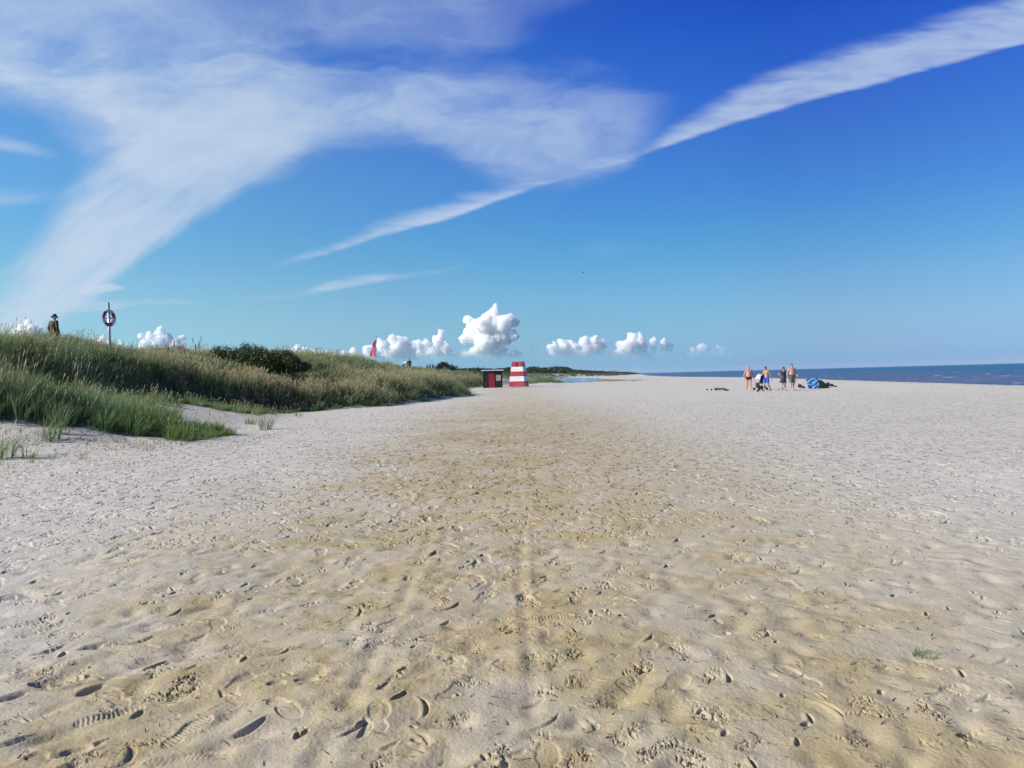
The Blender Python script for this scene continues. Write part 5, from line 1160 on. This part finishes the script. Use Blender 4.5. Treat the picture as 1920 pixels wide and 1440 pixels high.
def cloud(lumps, label, fill=True, mt=None):
    mb = MB(); sc_ = CY / F_PX; base_y = max(l[1] + l[2] * .4 for l in lumps)
    L = list(lumps); xs = [l[0] for l in lumps]; q = min(xs) - 4
    while q < max(xs) + 6: L.append((q, base_y - rr.uniform(-1, 5), rr.uniform(5, 8))); q += 5
    for cx_, cy_, r_ in lumps:                 # fill down to the common base
        q = cy_ + r_ * .7
        while fill and q < base_y - 3: L.append((cx_ + rr.uniform(-.3, .3) * r_, q, r_ * rr.uniform(.75, 1.0))); q += r_ * .8
    for cx_, cy_, r_ in L:
        p = at(cx_, cy_, CY); rad = r_ * sc_; c = Vector((p[0], CY + rr.uniform(-.5, .5) * rad, p[2])); mb.ell(c, (rad * .70, rad * .8, rad * .70), nu=14, nv=9)
        for k in range(12):
            a, e_ = rr.uniform(0, 6.28), math.asin(rr.uniform(-.35, 1.0)); q = rr.uniform(.16, .42) * rad; d = Vector((math.cos(a) * math.cos(e_), math.sin(a) * math.cos(e_), math.sin(e_))); c2 = c + d * rad * rr.uniform(.5, .78)
            mb.ell(c2, (q, q, q), nu=10, nv=7)
            for k2 in range(4):
                d2 = (d + Vector((rr.uniform(-1, 1), rr.uniform(-1, 1), rr.uniform(-1, 1)))).normalized(); q2 = q * rr.uniform(.3, .55); mb.ell(c2 + d2 * q * .8, (q2, q2, q2), nu=8, nv=6)
    def post(o):
        for tx_, st in ((tex2, 60), (tex1, 90)):
            d = o.modifiers.new('d', 'DISPLACE'); d.texture = tx_; d.strength = st; d.mid_level = .5; d.texture_coords = 'LOCAL'
    o = mb.build_merged('cumulus_cloud', mt or M_CLOUD, None, 11.0, 1, post)
    tag(o, label, 'cloud', 'white cumulus clouds low over the horizon')
cloud([(879, 600, 12), (888, 610, 16), (905, 612, 25), (922, 596, 18), (928, 582, 10), (929, 573, 6), (943, 608, 24), (964, 607, 11), (971, 603, 5), (884, 630, 22), (868, 636, 10), (910, 640, 30), (943, 632, 26), (962, 630, 13), (896, 655, 16), (920, 658, 18), (944, 652, 14), (905, 664, 12), (932, 664, 11)], 'tallest billowing white cloud above the space left of the striped tower', False)
cloud([(735, 634, 9), (750, 642, 16), (715, 647, 13), (690, 656, 12), (662, 660, 10), (642, 662, 8), (772, 654, 17), (737, 660, 18), (787, 645, 7), (705, 666, 11), (622, 664, 6)], 'wide white cloud bank behind the red flag')
cloud([(826, 625, 7), (818, 637, 11), (800, 645, 9), (784, 642, 6), (834, 652, 12), (812, 660, 13), (850, 664, 9)], 'small pointed white cloud between the flag cloud and the tallest one')
cloud([(1038, 652, 13), (1055, 644, 11), (1075, 652, 15), (1095, 642, 12), (1112, 639, 11), (1128, 642, 9), (1100, 657, 14), (1034, 663, 9), (1120, 658, 10), (1065, 663, 10)], 'broad white cloud just right of the tallest one')
cloud([(1166, 646, 11), (1184, 632, 11), (1200, 634, 10), (1178, 650, 16), (1160, 662, 11), (1205, 650, 13), (1225, 641, 8), (1245, 642, 9), (1257, 650, 9), (1252, 662, 7), (1190, 664, 10)], 'double headed white cloud above the far end of the beach')
cloud([(1298, 656, 8), (1314, 650, 8), (1322, 653, 9), (1348, 651, 6), (1353, 658, 8), (1335, 661, 9), (1368, 663, 5), (1288, 662, 5)], 'small flat white cloud farthest right above the sea')
cloud([(301, 622, 10), (285, 634, 12), (266, 630, 6), (315, 634, 11), (340, 634, 7), (300, 640, 15), (330, 646, 11), (275, 644, 12), (310, 630, 9)], 'white cloud behind the dune crest right of the lifebuoy', False)
cloud([(50, 606, 8), (40, 616, 10), (62, 618, 10), (28, 621, 7), (76, 616, 5), (50, 626, 12)], 'small white cloud behind the dune left of the man in the hat')
cloud([(190, 634, 6), (176, 639, 6), (205, 641, 8), (226, 640, 5), (195, 646, 8)], 'little white cloud behind the foot of the lifebuoy post')
cloud([(557, 652, 7), (570, 657, 8), (582, 660, 7), (592, 661, 7), (547, 659, 6), (601, 662, 6), (610, 664, 6)], 'low white cloud behind the right end of the large green shrub')

M_VEIL = bpy.data.materials.new('thin_cloud'); M_VEIL.use_nodes = True; nt = M_VEIL.node_tree; nt.nodes.clear(); out = nt.nodes.new('ShaderNodeOutputMaterial'); vs = nt.nodes.new('ShaderNodeVolumePrincipled')
vs.inputs['Color'].default_value = (0.99, 0.99, 1, 1); vs.inputs['Density'].default_value = 0.0007; nt.links.new(vs.outputs[0], out.inputs['Volume'])
cloud([(610, 668, 6), (640, 668, 9), (670, 668, 12), (700, 668, 14), (730, 670, 15), (760, 668, 14), (790, 668, 15), (820, 668, 16), (850, 665, 15), (872, 662, 14)], 'thin hazy cloud bank under the clouds behind the red flag', False, M_VEIL)
cloud([(860, 668, 9), (885, 666, 14), (910, 668, 14), (935, 668, 14), (960, 662, 16), (985, 655, 15), (1000, 650, 10), (1005, 664, 13), (1030, 668, 10)], 'thin bluish haze cloud at the right foot of the tallest cloud', False, M_VEIL)
cloud([(1030, 670, 8), (1060, 670, 11), (1090, 668, 13), (1120, 664, 15), (1140, 658, 13), (1150, 668, 11), (1180, 670, 10), (1215, 668, 12), (1250, 666, 12), (1275, 668, 9)], 'thin haze cloud linking the two clouds above the far beach', False, M_VEIL)

# ------------------------------------------------------------------ sea air
hz_m = bpy.data.materials.new('haze'); hz_m.use_nodes = True; nt = hz_m.node_tree; nt.nodes.clear(); out = nt.nodes.new('ShaderNodeOutputMaterial'); vp = nt.nodes.new('ShaderNodeVolumePrincipled')
vp.inputs['Color'].default_value = (0.80, 0.88, 1.0, 1); vp.inputs['Density'].default_value = 0.000025; nt.links.new(vp.outputs[0], out.inputs['Volume'])
mb = MB(); mb.box((0, 0, 33), (66000, 34000, 74)); tag(mb.build('haze', hz_m), kind='stuff')
